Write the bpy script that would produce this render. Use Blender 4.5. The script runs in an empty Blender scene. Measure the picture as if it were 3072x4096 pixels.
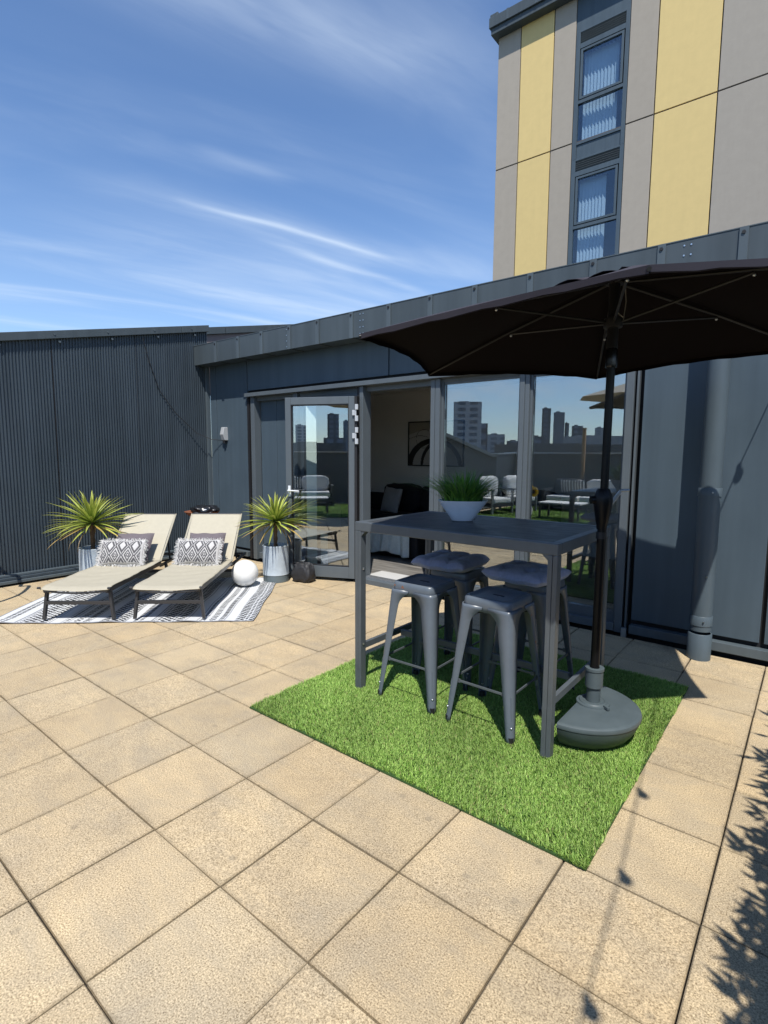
import bpy, math, random
import numpy as np
from mathutils import Matrix, Vector
random.seed(7); rng = np.random.default_rng(11)
scn = bpy.context.scene
C = scn.collection
PI = math.pi

# ------------------------------------------------------------------ camera
CAM = Vector((3.78994, -0.54470, 1.52487))
YAW, PITCH, ROLL = 2.24976885, -0.109653153, 0.00510086
def setup_camera():
    f = Vector((math.cos(PITCH)*math.cos(YAW), math.cos(PITCH)*math.sin(YAW), math.sin(PITCH)))
    r0 = Vector((math.sin(YAW), -math.cos(YAW), 0)); u0 = r0.cross(f)
    c, s = math.cos(ROLL), math.sin(ROLL)
    r = c*r0 + s*u0; u = -s*r0 + c*u0
    cd = bpy.data.cameras.new('camera'); co = bpy.data.objects.new('camera', cd); C.objects.link(co)
    cd.sensor_fit = 'VERTICAL'; cd.sensor_height = 36.0; cd.lens = 2142.70738/4096*36.0
    cd.clip_start = 0.05; cd.clip_end = 9000
    M = Matrix(((r.x, u.x, -f.x, CAM.x), (r.y, u.y, -f.y, CAM.y), (r.z, u.z, -f.z, CAM.z), (0, 0, 0, 1)))
    co.matrix_world = M
    scn.camera = co
setup_camera()
scn.view_settings.view_transform = 'Standard'; scn.view_settings.look = 'None'
scn.view_settings.exposure = 0.30; scn.view_settings.gamma = 1.0
scn.render.engine = 'CYCLES'
scn.cycles.use_denoising = True
scn.cycles.max_bounces = 12; scn.cycles.diffuse_bounces = 8; scn.cycles.transparent_max_bounces = 12
scn.cycles.caustics_reflective = False; scn.cycles.caustics_refractive = False

# ------------------------------------------------------------------ light
SUN_EL, SUN_AZ = math.radians(59.5), math.radians(-52)
sdir = Vector((math.cos(SUN_EL)*math.cos(SUN_AZ), math.cos(SUN_EL)*math.sin(SUN_AZ), math.sin(SUN_EL)))
sl = bpy.data.lights.new('sun', 'SUN'); sl.energy = 4.6; sl.angle = math.radians(0.53); sl.color = (1.0, 0.955, 0.88)
so = bpy.data.objects.new('sun', sl); C.objects.link(so)
so.rotation_euler = (-sdir).to_track_quat('-Z', 'Y').to_euler(); so.location = (4, -6, 12)

def world():
    w = bpy.data.worlds.new('World'); scn.world = w; w.use_nodes = True
    nt = w.node_tree; N = nt.nodes; L = nt.links
    bg = N['Background']; bg.inputs[1].default_value = 1.0
    sky = N.new('ShaderNodeTexSky'); sky.sky_type = 'NISHITA'; sky.sun_disc = False
    sky.sun_elevation = SUN_EL; sky.sun_rotation = math.radians(142)
    sky.air_density = 1.0; sky.dust_density = 0.25; sky.ozone_density = 3.2; sky.altitude = 60
    def math_(op, a, b=None, c=None, clamp=False):
        n = N.new('ShaderNodeMath'); n.operation = op; n.use_clamp = clamp
        for i, x in enumerate((a, b, c)):
            if x is None: continue
            if isinstance(x, (int, float)): n.inputs[i].default_value = x
            else: L.new(x, n.inputs[i])
        return n.outputs[0]
    tc = N.new('ShaderNodeTexCoord'); sp = N.new('ShaderNodeSeparateXYZ'); L.new(tc.outputs['Generated'], sp.inputs[0])
    x, y, z = sp.outputs
    zc = math_('MAXIMUM', z, 0.03)
    px = math_('DIVIDE', x, zc); py = math_('DIVIDE', y, zc)
    a = math_('ADD', math_('MULTIPLY', px, .25), math_('MULTIPLY', py, .97))
    b = math_('SUBTRACT', math_('MULTIPLY', px, .97), math_('MULTIPLY', py, .25))
    def noise(va, vb, sa, sb, det, rough, dist=0.0, off=0.0):
        cb = N.new('ShaderNodeCombineXYZ'); L.new(math_('MULTIPLY', va, sa), cb.inputs[0]); L.new(math_('MULTIPLY', vb, sb), cb.inputs[1]); cb.inputs[2].default_value = off
        n = N.new('ShaderNodeTexNoise'); n.inputs['Scale'].default_value = 1; n.inputs['Detail'].default_value = det; n.inputs['Roughness'].default_value = rough; n.inputs['Distortion'].default_value = dist
        L.new(cb.outputs[0], n.inputs['Vector']); return n.outputs[0]
    def sstep(v, lo, hi):
        m = N.new('ShaderNodeMapRange'); m.interpolation_type = 'SMOOTHSTEP'; m.inputs[1].default_value = lo; m.inputs[2].default_value = hi
        L.new(v, m.inputs[0]); return m.outputs[0]
    wob = noise(a, b, 1.6, 1.6, 3, .5, 0, 3.1)
    bw = math_('ADD', b, math_('MULTIPLY', math_('SUBTRACT', wob, .5), .10))
    def streak(b0, w, a0, a1, amp, soff, slope=0.0, ac=0.0):
        bb = math_('SUBTRACT', bw, b0)
        if slope: bb = math_('SUBTRACT', bb, math_('MULTIPLY', math_('SUBTRACT', a, ac), slope))
        d = math_('DIVIDE', bb, w)
        g = math_('EXPONENT', math_('MULTIPLY', math_('MULTIPLY', d, d), -1))
        win = math_('MULTIPLY', sstep(a, a0, a0+(a1-a0)*.35), math_('SUBTRACT', 1, sstep(a, a0+(a1-a0)*.6, a1)))
        n = noise(a, b, 2.2, 9, 4, .55, .5, soff)
        n2 = math_('ADD', math_('MULTIPLY', sstep(n, .25, .75), .6), .4)
        return math_('MULTIPLY', math_('MULTIPLY', g, win), math_('MULTIPLY', n2, amp))
    veil = sstep(noise(a, b, .5, 1.5, 5, .5, .9, 1.7), .36, .86)
    fine = sstep(noise(a, b, 1.5, 5.0, 5, .55, .7, 5.3), .38, .82)
    tot = math_('MULTIPLY', math_('MULTIPLY', veil, math_('ADD', math_('MULTIPLY', fine, .55), .45)), .20)
    for st in (streak(-2.305, .026, .55, 2.0, .50, 9.0), streak(-2.33, .13, .10, 2.5, .26, 4.0),
               streak(-2.50, .050, .95, 2.5, .34, 2.0, -.15, 1.25), streak(-1.22, .14, .0, 1.4, .26, 7.0, .25, .7),
               streak(-3.4, .22, .2, 3.6, .32, 6.0, -.05, 1.5), streak(-2.8, .30, .0, 2.2, .16, 12.0), streak(-1.9, .04, .55, 1.05, .16, 15.0)):
        tot = math_('ADD', tot, st)
    tot = math_('MINIMUM', tot, .85)
    low = math_('SUBTRACT', 1, sstep(z, .14, .46))
    tot = math_('ADD', tot, math_('MULTIPLY', low, math_('ADD', math_('MULTIPLY', veil, .40), .14)), clamp=True)
    tot = math_('MULTIPLY', tot, sstep(z, 0.0, .05))
    sm = N.new('ShaderNodeVectorMath'); sm.operation = 'SCALE'; sm.inputs[3].default_value = 0.125; L.new(sky.outputs[0], sm.inputs[0])
    mx = N.new('ShaderNodeMix'); mx.data_type = 'RGBA'; L.new(tot, mx.inputs[0]); tn = N.new('ShaderNodeVectorMath'); tn.operation = 'MULTIPLY'; L.new(sm.outputs[0], tn.inputs[0]); tn.inputs[1].default_value = (.87, 1.01, 1.16); L.new(tn.outputs[0], mx.inputs[6]); mx.inputs[7].default_value = (.66, .77, .91, 1)
    L.new(mx.outputs[2], bg.inputs[0])
world()

# ------------------------------------------------------------------ materials
def mat(name, base, rough=.5, metal=0.0, vary=0.0, vscale=6.0, bump=0.0, bscale=120.0, spec=.5, col=None, coat=0.0, rvary=0.0, trans=0.0, sheen=0.0, streak=0.0, orand=0.0):
    m = bpy.data.materials.new(name); m.use_nodes = True
    nt = m.node_tree; N = nt.nodes; L = nt.links; P = N['Principled BSDF']
    P.inputs['Base Color'].default_value = (*base, 1); P.inputs['Roughness'].default_value = rough; P.inputs['Metallic'].default_value = metal
    P.inputs['Specular IOR Level'].default_value = spec; P.inputs['Coat Weight'].default_value = coat
    if sheen: P.inputs['Sheen Weight'].default_value = sheen
    tc = N.new('ShaderNodeTexCoord')
    src = None
    if col:
        at = N.new('ShaderNodeAttribute'); at.attribute_name = 'Col'; src = at.outputs['Color']
    if vary:
        n = N.new('ShaderNodeTexNoise'); n.inputs['Scale'].default_value = vscale; n.inputs['Detail'].default_value = 6; n.inputs['Roughness'].default_value = .65
        L.new(tc.outputs['Object'], n.inputs['Vector'])
        mr = N.new('ShaderNodeMapRange'); mr.inputs[1].default_value = .25; mr.inputs[2].default_value = .75; mr.inputs[3].default_value = 1-vary; mr.inputs[4].default_value = 1+vary
        L.new(n.outputs[0], mr.inputs[0])
        vm = N.new('ShaderNodeVectorMath'); vm.operation = 'SCALE'
        if src is not None: L.new(src, vm.inputs[0])
        else: vm.inputs[0].default_value = base
        L.new(mr.outputs[0], vm.inputs[3]); src = vm.outputs[0]
        if streak:
            mp = N.new('ShaderNodeMapping'); mp.inputs['Scale'].default_value = (9, 9, .55); L.new(tc.outputs['Object'], mp.inputs[0])
            n3 = N.new('ShaderNodeTexNoise'); n3.inputs['Scale'].default_value = 1; n3.inputs['Detail'].default_value = 5; n3.inputs['Roughness'].default_value = .6; L.new(mp.outputs[0], n3.inputs['Vector'])
            m3 = N.new('ShaderNodeMapRange'); m3.inputs[1].default_value = .35; m3.inputs[2].default_value = .75; m3.inputs[3].default_value = 1-streak; m3.inputs[4].default_value = 1+streak; L.new(n3.outputs[0], m3.inputs[0])
            v3 = N.new('ShaderNodeVectorMath'); v3.operation = 'SCALE'; L.new(src, v3.inputs[0]); L.new(m3.outputs[0], v3.inputs[3]); src = v3.outputs[0]
        if orand:
            oi = N.new('ShaderNodeObjectInfo'); m4 = N.new('ShaderNodeMapRange'); m4.inputs[3].default_value = 1-orand; m4.inputs[4].default_value = 1+orand; L.new(oi.outputs['Random'], m4.inputs[0])
            v4 = N.new('ShaderNodeVectorMath'); v4.operation = 'SCALE'; L.new(src, v4.inputs[0]); L.new(m4.outputs[0], v4.inputs[3]); src = v4.outputs[0]
        if rvary:
            m2 = N.new('ShaderNodeMapRange'); m2.inputs[1].default_value = .3; m2.inputs[2].default_value = .7; m2.inputs[3].default_value = rough-rvary; m2.inputs[4].default_value = rough+rvary
            L.new(n.outputs[0], m2.inputs[0]); L.new(m2.outputs[0], P.inputs['Roughness'])
    if src is not None: L.new(src, P.inputs['Base Color'])
    if bump:
        n = N.new('ShaderNodeTexNoise'); n.inputs['Scale'].default_value = bscale; n.inputs['Detail'].default_value = 3
        L.new(tc.outputs['Object'], n.inputs['Vector'])
        b = N.new('ShaderNodeBump'); b.inputs['Strength'].default_value = bump; b.inputs['Distance'].default_value = .003
        L.new(n.outputs[0], b.inputs['Height']); L.new(b.outputs[0], P.inputs['Normal'])
    if trans:
        # thin leaf: light passing through
        t = N.new('ShaderNodeBsdfTranslucent'); mx = N.new('ShaderNodeMixShader'); mx.inputs[0].default_value = trans
        if src is not None: L.new(src, t.inputs[0])
        else: t.inputs[0].default_value = (*base, 1)
        L.new(P.outputs[0], mx.inputs[1]); L.new(t.outputs[0], mx.inputs[2]); L.new(mx.outputs[0], N['Material Output'].inputs[0])
    return m

def glass_mat(name, tint, fac, hi=.95):
    m = bpy.data.materials.new(name); m.use_nodes = True
    nt = m.node_tree; N = nt.nodes; L = nt.links; N.remove(N['Principled BSDF'])
    t = N.new('ShaderNodeBsdfTransparent'); t.inputs[0].default_value = (*tint, 1)
    g = N.new('ShaderNodeBsdfGlossy'); g.inputs['Roughness'].default_value = 0.0; g.inputs['Color'].default_value = (.93, .97, 1, 1)
    lw = N.new('ShaderNodeLayerWeight'); lw.inputs[0].default_value = .35
    mr = N.new('ShaderNodeMapRange'); mr.inputs[3].default_value = fac; mr.inputs[4].default_value = hi; L.new(lw.outputs['Fresnel'], mr.inputs[0])
    n = N.new('ShaderNodeTexNoise'); n.inputs['Scale'].default_value = 1.3; n.inputs['Detail'].default_value = 1
    tc = N.new('ShaderNodeTexCoord'); L.new(tc.outputs['Object'], n.inputs[0])
    b = N.new('ShaderNodeBump'); b.inputs['Strength'].default_value = .012; b.inputs['Distance'].default_value = .01
    L.new(n.outputs[0], b.inputs['Height']); L.new(b.outputs[0], g.inputs['Normal'])
    mx = N.new('ShaderNodeMixShader'); L.new(mr.outputs[0], mx.inputs[0]); L.new(t.outputs[0], mx.inputs[1]); L.new(g.outputs[0], mx.inputs[2])
    L.new(mx.outputs[0], N['Material Output'].inputs[0])
    return m

def paving_mat():
    m = bpy.data.materials.new('exposed_aggregate_slab'); m.use_nodes = True
    nt = m.node_tree; N = nt.nodes; L = nt.links; P = N['Principled BSDF']; P.inputs['Roughness'].default_value = .85; P.inputs['Specular IOR Level'].default_value = .25
    tc = N.new('ShaderNodeTexCoord'); O = tc.outputs['Object']
    at = N.new('ShaderNodeAttribute'); at.attribute_name = 'Col'
    sep = N.new('ShaderNodeSeparateColor'); L.new(at.outputs['Color'], sep.inputs[0])
    def noise(s, d, r, dist=0):
        n = N.new('ShaderNodeTexNoise'); n.inputs['Scale'].default_value = s; n.inputs['Detail'].default_value = d; n.inputs['Roughness'].default_value = r; n.inputs['Distortion'].default_value = dist
        L.new(O, n.inputs['Vector']); return n.outputs[0]
    def ramp(v, pts):
        r = N.new('ShaderNodeValToRGB'); L.new(v, r.inputs[0]); e = r.color_ramp.elements
        while len(e) < len(pts): e.new(.5)
        for k, (p, c) in enumerate(pts): e[k].position = p; e[k].color = (*c, 1)
        return r.outputs[0]
    def mix(f, a, b, mode='MIX'):
        n = N.new('ShaderNodeMix'); n.data_type = 'RGBA'; n.blend_type = mode
        for i, v in ((0, f), (6, a), (7, b)):
            if isinstance(v, (int, float)): n.inputs[i].default_value = v
            elif isinstance(v, tuple): n.inputs[i].default_value = (*v, 1)
            else: L.new(v, n.inputs[i])
        return n.outputs[2]
    big = noise(4.2, 5, .6, .4)
    tone = ramp(big, [(.28, (.40, .325, .222)), (.50, (.50, .398, .255)), (.72, (.575, .455, .285))])
    slab = mix(sep.outputs[0], (.46, .385, .270), (.545, .415, .250))
    c = mix(.30, tone, slab)
    val = N.new('ShaderNodeMapRange'); val.inputs[3].default_value = .945; val.inputs[4].default_value = 1.055; L.new(sep.outputs[1], val.inputs[0])
    vs = N.new('ShaderNodeVectorMath'); vs.operation = 'SCALE'; L.new(c, vs.inputs[0]); L.new(val.outputs[0], vs.inputs[3]); c = vs.outputs[0]
    # worn grey patches
    st = ramp(noise(2.1, 7, .68, .9), [(.46, (0, 0, 0)), (.70, (1, 1, 1))])
    stf = N.new('ShaderNodeMath'); stf.operation = 'MULTIPLY'; L.new(st, stf.inputs[0]); stf.inputs[1].default_value = .40
    c = mix(stf.outputs[0], c, (.34, .305, .245))
    # aggregate
    ag = ramp(noise(190, 3, .70), [(.36, (.44, .40, .34)), (.46, (.88, .87, .85)), (.55, (1.06, 1.05, 1.04)), (.65, (1.48, 1.46, 1.40))])
    c = mix(1.0, c, ag, 'MULTIPLY')
    v = N.new('ShaderNodeTexVoronoi'); v.inputs['Scale'].default_value = 75; L.new(O, v.inputs['Vector'])
    pit = ramp(v.outputs['Distance'], [(.10, (1, 1, 1)), (.20, (0, 0, 0))])
    wn = N.new('ShaderNodeSeparateColor'); L.new(v.outputs['Color'], wn.inputs[0])
    gt = N.new('ShaderNodeMath'); gt.operation = 'GREATER_THAN'; gt.inputs[1].default_value = .90; L.new(wn.outputs[0], gt.inputs[0])
    pm = N.new('ShaderNodeMath'); pm.operation = 'MULTIPLY'; L.new(pit, pm.inputs[0]); L.new(gt.outputs[0], pm.inputs[1])
    pm2 = N.new('ShaderNodeMath'); pm2.operation = 'MULTIPLY'; L.new(pm.outputs[0], pm2.inputs[0]); pm2.inputs[1].default_value = .75
    c = mix(pm2.outputs[0], c, (.07, .05, .035))
    # dirt and moss creeping in from the joints, chipped bevels
    def mth(op, a, b=0.0, clamp=False):
        n = N.new('ShaderNodeMath'); n.operation = op; n.use_clamp = clamp
        for i_, v_ in enumerate((a, b)):
            if isinstance(v_, (int, float)): n.inputs[i_].default_value = v_
            else: L.new(v_, n.inputs[i_])
        return n.outputs[0]
    sx = N.new('ShaderNodeSeparateXYZ'); L.new(O, sx.inputs[0])
    def edge(v_):
        f = mth('FRACT', mth('DIVIDE', v_, .45)); return mth('MULTIPLY', mth('MINIMUM', f, mth('SUBTRACT', 1, f)), .45)
    ed = mth('MINIMUM', edge(sx.outputs[0]), edge(sx.outputs[1]))
    cr_ = noise(9, 5, .7, .5); wid = mth('MULTIPLY', mth('SUBTRACT', cr_, .45, True), .12)
    e1 = mth('MULTIPLY', mth('SUBTRACT', 1, mth('DIVIDE', ed, mth('ADD', wid, .003)), True), .42, True)
    c = mix(e1, c, (.20, .165, .105))
    c = mix(mth('MULTIPLY', sep.outputs[2], .26), c, (.19, .15, .10))
    lich = N.new('ShaderNodeTexVoronoi'); lich.inputs['Scale'].default_value = 11; L.new(O, lich.inputs['Vector'])
    lc = N.new('ShaderNodeSeparateColor'); L.new(lich.outputs['Color'], lc.inputs[0])
    lm = mth('MULTIPLY', mth('GREATER_THAN', lc.outputs[0], .86), ramp(mth('ADD', lich.outputs['Distance'], mth('MULTIPLY', noise(60, 3, .7), .25)), [(.22, (1, 1, 1)), (.34, (0, 0, 0))]))
    c = mix(mth('MULTIPLY', lm, .35), c, (.16, .14, .11))
    mpb = N.new('ShaderNodeMapping'); mpb.inputs['Scale'].default_value = (2.2, 9, 1); mpb.inputs['Rotation'].default_value = (0, 0, .5); L.new(O, mpb.inputs[0])
    nb = N.new('ShaderNodeTexNoise'); nb.inputs['Scale'].default_value = 1; nb.inputs['Detail'].default_value = 6; nb.inputs['Roughness'].default_value = .68; L.new(mpb.outputs[0], nb.inputs['Vector'])
    wear = ramp(nb.outputs[0], [(.48, (0, 0, 0)), (.68, (1, 1, 1))]); c = mix(mth('MULTIPLY', wear, .30), c, (.33, .285, .215))
    broad = ramp(noise(.75, 4, .6, .6), [(.35, (.90, .89, .88)), (.65, (1.06, 1.06, 1.05))]); c = mix(1.0, c, broad, 'MULTIPLY')
    L.new(c, P.inputs['Base Color'])
    b = N.new('ShaderNodeBump'); b.inputs['Strength'].default_value = .55; b.inputs['Distance'].default_value = .003
    L.new(noise(190, 3, .70), b.inputs['Height']); L.new(b.outputs[0], P.inputs['Normal'])
    return m

M_PAVE = paving_mat()
M_BED = mat('dirt_bed', (.026, .021, .015), .95, vary=.4, vscale=9)
M_CLAD = mat('anthracite_panel', (.068, .096, .121), .52, streak=.10, orand=.03, vary=.07, vscale=2.2, bump=.03, bscale=500, rvary=.06, spec=.25)
M_CORR = mat('anthracite_ribbed_sheet', (.050, .067, .083), .5, vary=.10, vscale=1.5, rvary=.05, streak=.14, spec=.35)
M_TRIM = mat('grey_trim', (.083, .105, .120), .45, vary=.06, vscale=3, streak=.10, spec=.35)
M_FASC = mat('fascia_sheet', (.064, .081, .092), .48, vary=.06, vscale=1.4, rvary=.06, streak=.12, orand=.05, spec=.35)
M_PIPE = mat('grey_downpipe', (.076, .102, .122), .45, vary=.06, vscale=3, streak=.08, spec=.35)
M_FRAME = mat('window_frame_grey', (.100, .119, .134), .42, vary=.05, vscale=4, streak=.06, spec=.4)
M_DARK = mat('dark_void', (.008, .009, .011), .8)
M_SEAL = mat('black_rubber', (.012, .012, .014), .6)
M_STEEL = mat('steel_bolt', (.62, .64, .66), .35, 1.0)
M_WHITE = mat('white_plastic', (.72, .74, .76), .4)
M_HINGE = mat('zinc_white_hinge', (.50, .52, .54), .4, .2, vary=.1, vscale=40)
M_SILL = mat('white_threshold', (.54, .54, .53), .45, vary=.05, vscale=8)
M_ALU = mat('brushed_aluminium', (.45, .47, .49), .38, .8, vary=.1, vscale=30)
M_GLASS = glass_mat('solar_glass', (.86, .90, .91), .235)
M_TGLASS = glass_mat('tower_glass', (.80, .88, .94), .06, .45)
M_BEIGE = mat('grey_render_panel', (.345, .305, .252), .8, streak=.018, orand=.035, vary=.05, vscale=5, bump=.15, bscale=260)
M_BEIGE2 = mat('cool_grey_render_panel', (.330, .297, .252), .8, streak=.018, orand=.03, vary=.05, vscale=5, bump=.15, bscale=260)
M_YELL = mat('ochre_render_panel', (.64, .485, .205), .8, streak=.015, orand=.025, vary=.04, vscale=5, bump=.15, bscale=260)
M_BLIND = mat('white_blind', (.82, .84, .84), .7)
M_WALLIN = mat('warm_white_plaster', (.80, .79, .76), .8, vary=.04, vscale=2)
M_CEIL = mat('white_ceiling', (.84, .83, .80), .8)
M_SOFA = mat('black_velvet', (.010, .010, .012), .8, vary=.3, vscale=12)
M_THROW = mat('sage_throw', (.66, .72, .68), .9, vary=.12, vscale=30, bump=.4, bscale=220)
M_CUSHG = mat('pale_grey_cushion', (.40, .40, .40), .9, vary=.12, vscale=18)
M_TABLE = mat('graphite_aluminium', (.085, .098, .108), .40, vary=.10, vscale=10, rvary=.08)
M_SLAT = mat('graphite_wood_grain_slat', (.050, .053, .058), .48, vary=.22, vscale=9, rvary=.08)
M_UNDERSHADE = mat('shade_black_underside', (.0075, .0052, .0050), .95, spec=.1)  # near-black colour stands in for the shade under the canopy
M_CANOPY = mat('charcoal_polyester', (.029, .0245, .034), .85, vary=.12, vscale=3, bump=.2, bscale=700)
M_BLACK = mat('black_gloss_paint', (.006, .006, .007), .38, spec=.22)
M_RIB = mat('black_rib_metal', (.012, .0115, .0115), .45)
M_BASEPL = mat('grey_green_plastic', (.074, .097, .107), .48, vary=.12, vscale=7, rvary=.08, bump=.05, bscale=400)
M_CUSH = mat('slate_blue_chenille', (.34, .365, .50), .95, vary=.18, vscale=60, bump=.5, bscale=420, sheen=.3)
M_TAN = mat('black_steel_frame', (.045, .046, .050), .38, .2)
M_PILG = mat('mauve_grey_linen', (.135, .115, .125), .9, vary=.15, vscale=40, bump=.4, bscale=500)
M_PATT = mat('woven_pattern_fabric', (.5, .5, .5), .95, col=True, vary=.08, vscale=90, bump=.4, bscale=350)
M_RUG = mat('woven_rug', (.5, .5, .5), .9, col=True, vary=.07, vscale=60, bump=.4, bscale=300)
M_FRINGE = mat('white_cotton_fringe', (.60, .59, .57), .95)
M_SOIL = mat('dark_compost', (.020, .014, .010), .95, vary=.4, vscale=50)
M_LEAF = mat('strap_leaf', (.2, .3, .05), .42, col=True, trans=.22, spec=.45)
M_BLADE = mat('turf_blade', (.1, .3, .04), .55, col=True, trans=.20, spec=.3)
M_TURFB = mat('turf_backing', (.030, .075, .016), .9, vary=.4, vscale=80)
M_BARK = mat('palm_bark', (.12, .075, .04), .9, vary=.4, vscale=60, bump=.8, bscale=90)
M_BOWL = mat('white_glaze', (.84, .86, .92), .35, vary=.06, vscale=14)
M_GLOBE = mat('white_opal_plastic', (.80, .80, .78), .30, vary=.03, vscale=8)
M_RUSTB = mat('rusted_steel', (.20, .070, .032), .85, vary=.45, vscale=18, bump=.4, bscale=120)
M_BIN = mat('black_polythene', (.012, .013, .015), .28)
M_SACK = mat('black_nylon', (.020, .020, .022), .55, vary=.2, vscale=30)
M_CORD = mat('black_cord', (.015, .015, .017), .6)
M_LAMP = mat('pale_grey_lamp', (.36, .37, .38), .45)
M_HEDGE = mat('hedge_leaf', (.05, .10, .03), .6, trans=.15, vary=.4, vscale=8)
M_OUTC = mat('white_outdoor_fabric', (.68, .68, .66), .9, vary=.06, vscale=15)
M_OUTF = mat('charcoal_frame', (.05, .055, .06), .5)
M_SUNFL = mat('sunflower_petal', (.85, .50, .03), .7)
M_STEM = mat('green_stem', (.06, .16, .03), .7)
M_TIMBER = mat('tan_timber', (.30, .18, .09), .8, vary=.2, vscale=20)
M_BEIGEC = mat('beige_canopy', (.36, .32, .26), .9)
M_CITY1 = mat('hazed_concrete_tower', (.30, .31, .33), .8, vary=.15, vscale=.1)  # skyline tower tones lean pale and blue: distance haze put into the colour
M_CITY2 = brick_window_mat('hazed_blue_glass_tower', (.10, .14, .20), (.22, .28, .37), 7, 8) if False else mat('hazed_blue_glass_tower', (.14, .18, .24), .35, vary=.35, vscale=.08)
M_CITY3 = mat('dark_brick_block', (.085, .09, .10), .8, vary=.45, vscale=.09)
M_CITYG = mat('city_ground_grey', (.12, .13, .11), .95, vary=.4, vscale=.01)
M_BROWNW = mat('brown_grey_render', (.20, .16, .155), .85, vary=.1, vscale=4)
M_BULB = mat('festoon_bulb', (.35, .33, .28), .2)

def brick_window_mat(name, wall, glass, sx, sz):
    m = bpy.data.materials.new(name); m.use_nodes = True
    nt = m.node_tree; N = nt.nodes; L = nt.links; P = N['Principled BSDF']; P.inputs['Roughness'].default_value = .6
    tc = N.new('ShaderNodeTexCoord'); sp = N.new('ShaderNodeSeparateXYZ'); L.new(tc.outputs['Object'], sp.inputs[0])
    def mth(op, a, b):
        n = N.new('ShaderNodeMath'); n.operation = op
        for i, v in enumerate((a, b)):
            if isinstance(v, (int, float)): n.inputs[i].default_value = v
            else: L.new(v, n.inputs[i])
        return n.outputs[0]
    fx = mth('FRACT', mth('DIVIDE', mth('ADD', sp.outputs[0], sp.outputs[1]), sx), 0); fz = mth('FRACT', mth('DIVIDE', sp.outputs[2], sz), 0)
    k = mth('MULTIPLY', mth('GREATER_THAN', fx, .35), mth('GREATER_THAN', fz, .45))
    mx = N.new('ShaderNodeMix'); mx.data_type = 'RGBA'; L.new(k, mx.inputs[0]); mx.inputs[6].default_value = (*wall, 1); mx.inputs[7].default_value = (*glass, 1)
    L.new(mx.outputs[2], P.inputs['Base Color']); return m
M_CT1 = brick_window_mat('hazed_pale_tower_windows', (.36, .38, .41), (.11, .14, .18), 6.5, 3.4)  # bluish wall and window tones carry painted distance haze
M_CT2 = brick_window_mat('hazed_dark_tower_windows', (.075, .09, .115), (.19, .23, .30), 9, 7)

def stool_mat():
    m = mat('chipped_grey_steel_paint', (.108, .130, .156), .34, vary=.10, vscale=9, rvary=.08)
    nt = m.node_tree; N = nt.nodes; L = nt.links; P = N['Principled BSDF']
    src = P.inputs['Base Color'].links[0].from_socket
    tc = N.new('ShaderNodeTexCoord'); oi = N.new('ShaderNodeObjectInfo')
    ad = N.new('ShaderNodeVectorMath'); ad.operation = 'ADD'; L.new(tc.outputs['Object'], ad.inputs[0]); L.new(oi.outputs['Location'], ad.inputs[1])
    n = N.new('ShaderNodeTexNoise'); n.inputs['Scale'].default_value = 16; n.inputs['Detail'].default_value = 5; L.new(ad.outputs[0], n.inputs[0])
    mr = N.new('ShaderNodeMapRange'); mr.inputs[1].default_value = .715; mr.inputs[2].default_value = .74; L.new(n.outputs[0], mr.inputs[0])
    mx = N.new('ShaderNodeMix'); mx.data_type = 'RGBA'; L.new(mr.outputs[0], mx.inputs[0]); L.new(src, mx.inputs[6]); mx.inputs[7].default_value = (.22, .085, .035, 1)
    L.new(mx.outputs[2], P.inputs['Base Color']); return m
M_STOOL = stool_mat()
def floor_mat():
    m = mat('grey_oak_plank', (.12, .115, .11), .4)
    nt = m.node_tree; N = nt.nodes; L = nt.links; P = N['Principled BSDF']
    tc = N.new('ShaderNodeTexCoord'); mp = N.new('ShaderNodeMapping'); mp.inputs['Scale'].default_value = (1.5, 34, 1); L.new(tc.outputs['Object'], mp.inputs[0])
    n = N.new('ShaderNodeTexNoise'); n.inputs['Scale'].default_value = 1; n.inputs['Detail'].default_value = 6; L.new(mp.outputs[0], n.inputs[0])
    r = N.new('ShaderNodeValToRGB'); L.new(n.outputs[0], r.inputs[0]); r.color_ramp.elements[0].position = .35; r.color_ramp.elements[0].color = (.07, .066, .062, 1); r.color_ramp.elements[1].position = .65; r.color_ramp.elements[1].color = (.27, .255, .235, 1)
    L.new(r.outputs[0], P.inputs['Base Color']); return m
M_FLOOR = floor_mat()
def pot_mat():
    m = mat('galvanised_zinc', (.42, .48, .53), .55, .0, vary=.16, vscale=11, rvary=.08, bump=.1, bscale=90); return m
M_POT = pot_mat(); M_POTB = mat('dark_zinc_foot', (.13, .165, .18), .5, .2, vary=.15, vscale=12)

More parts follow.
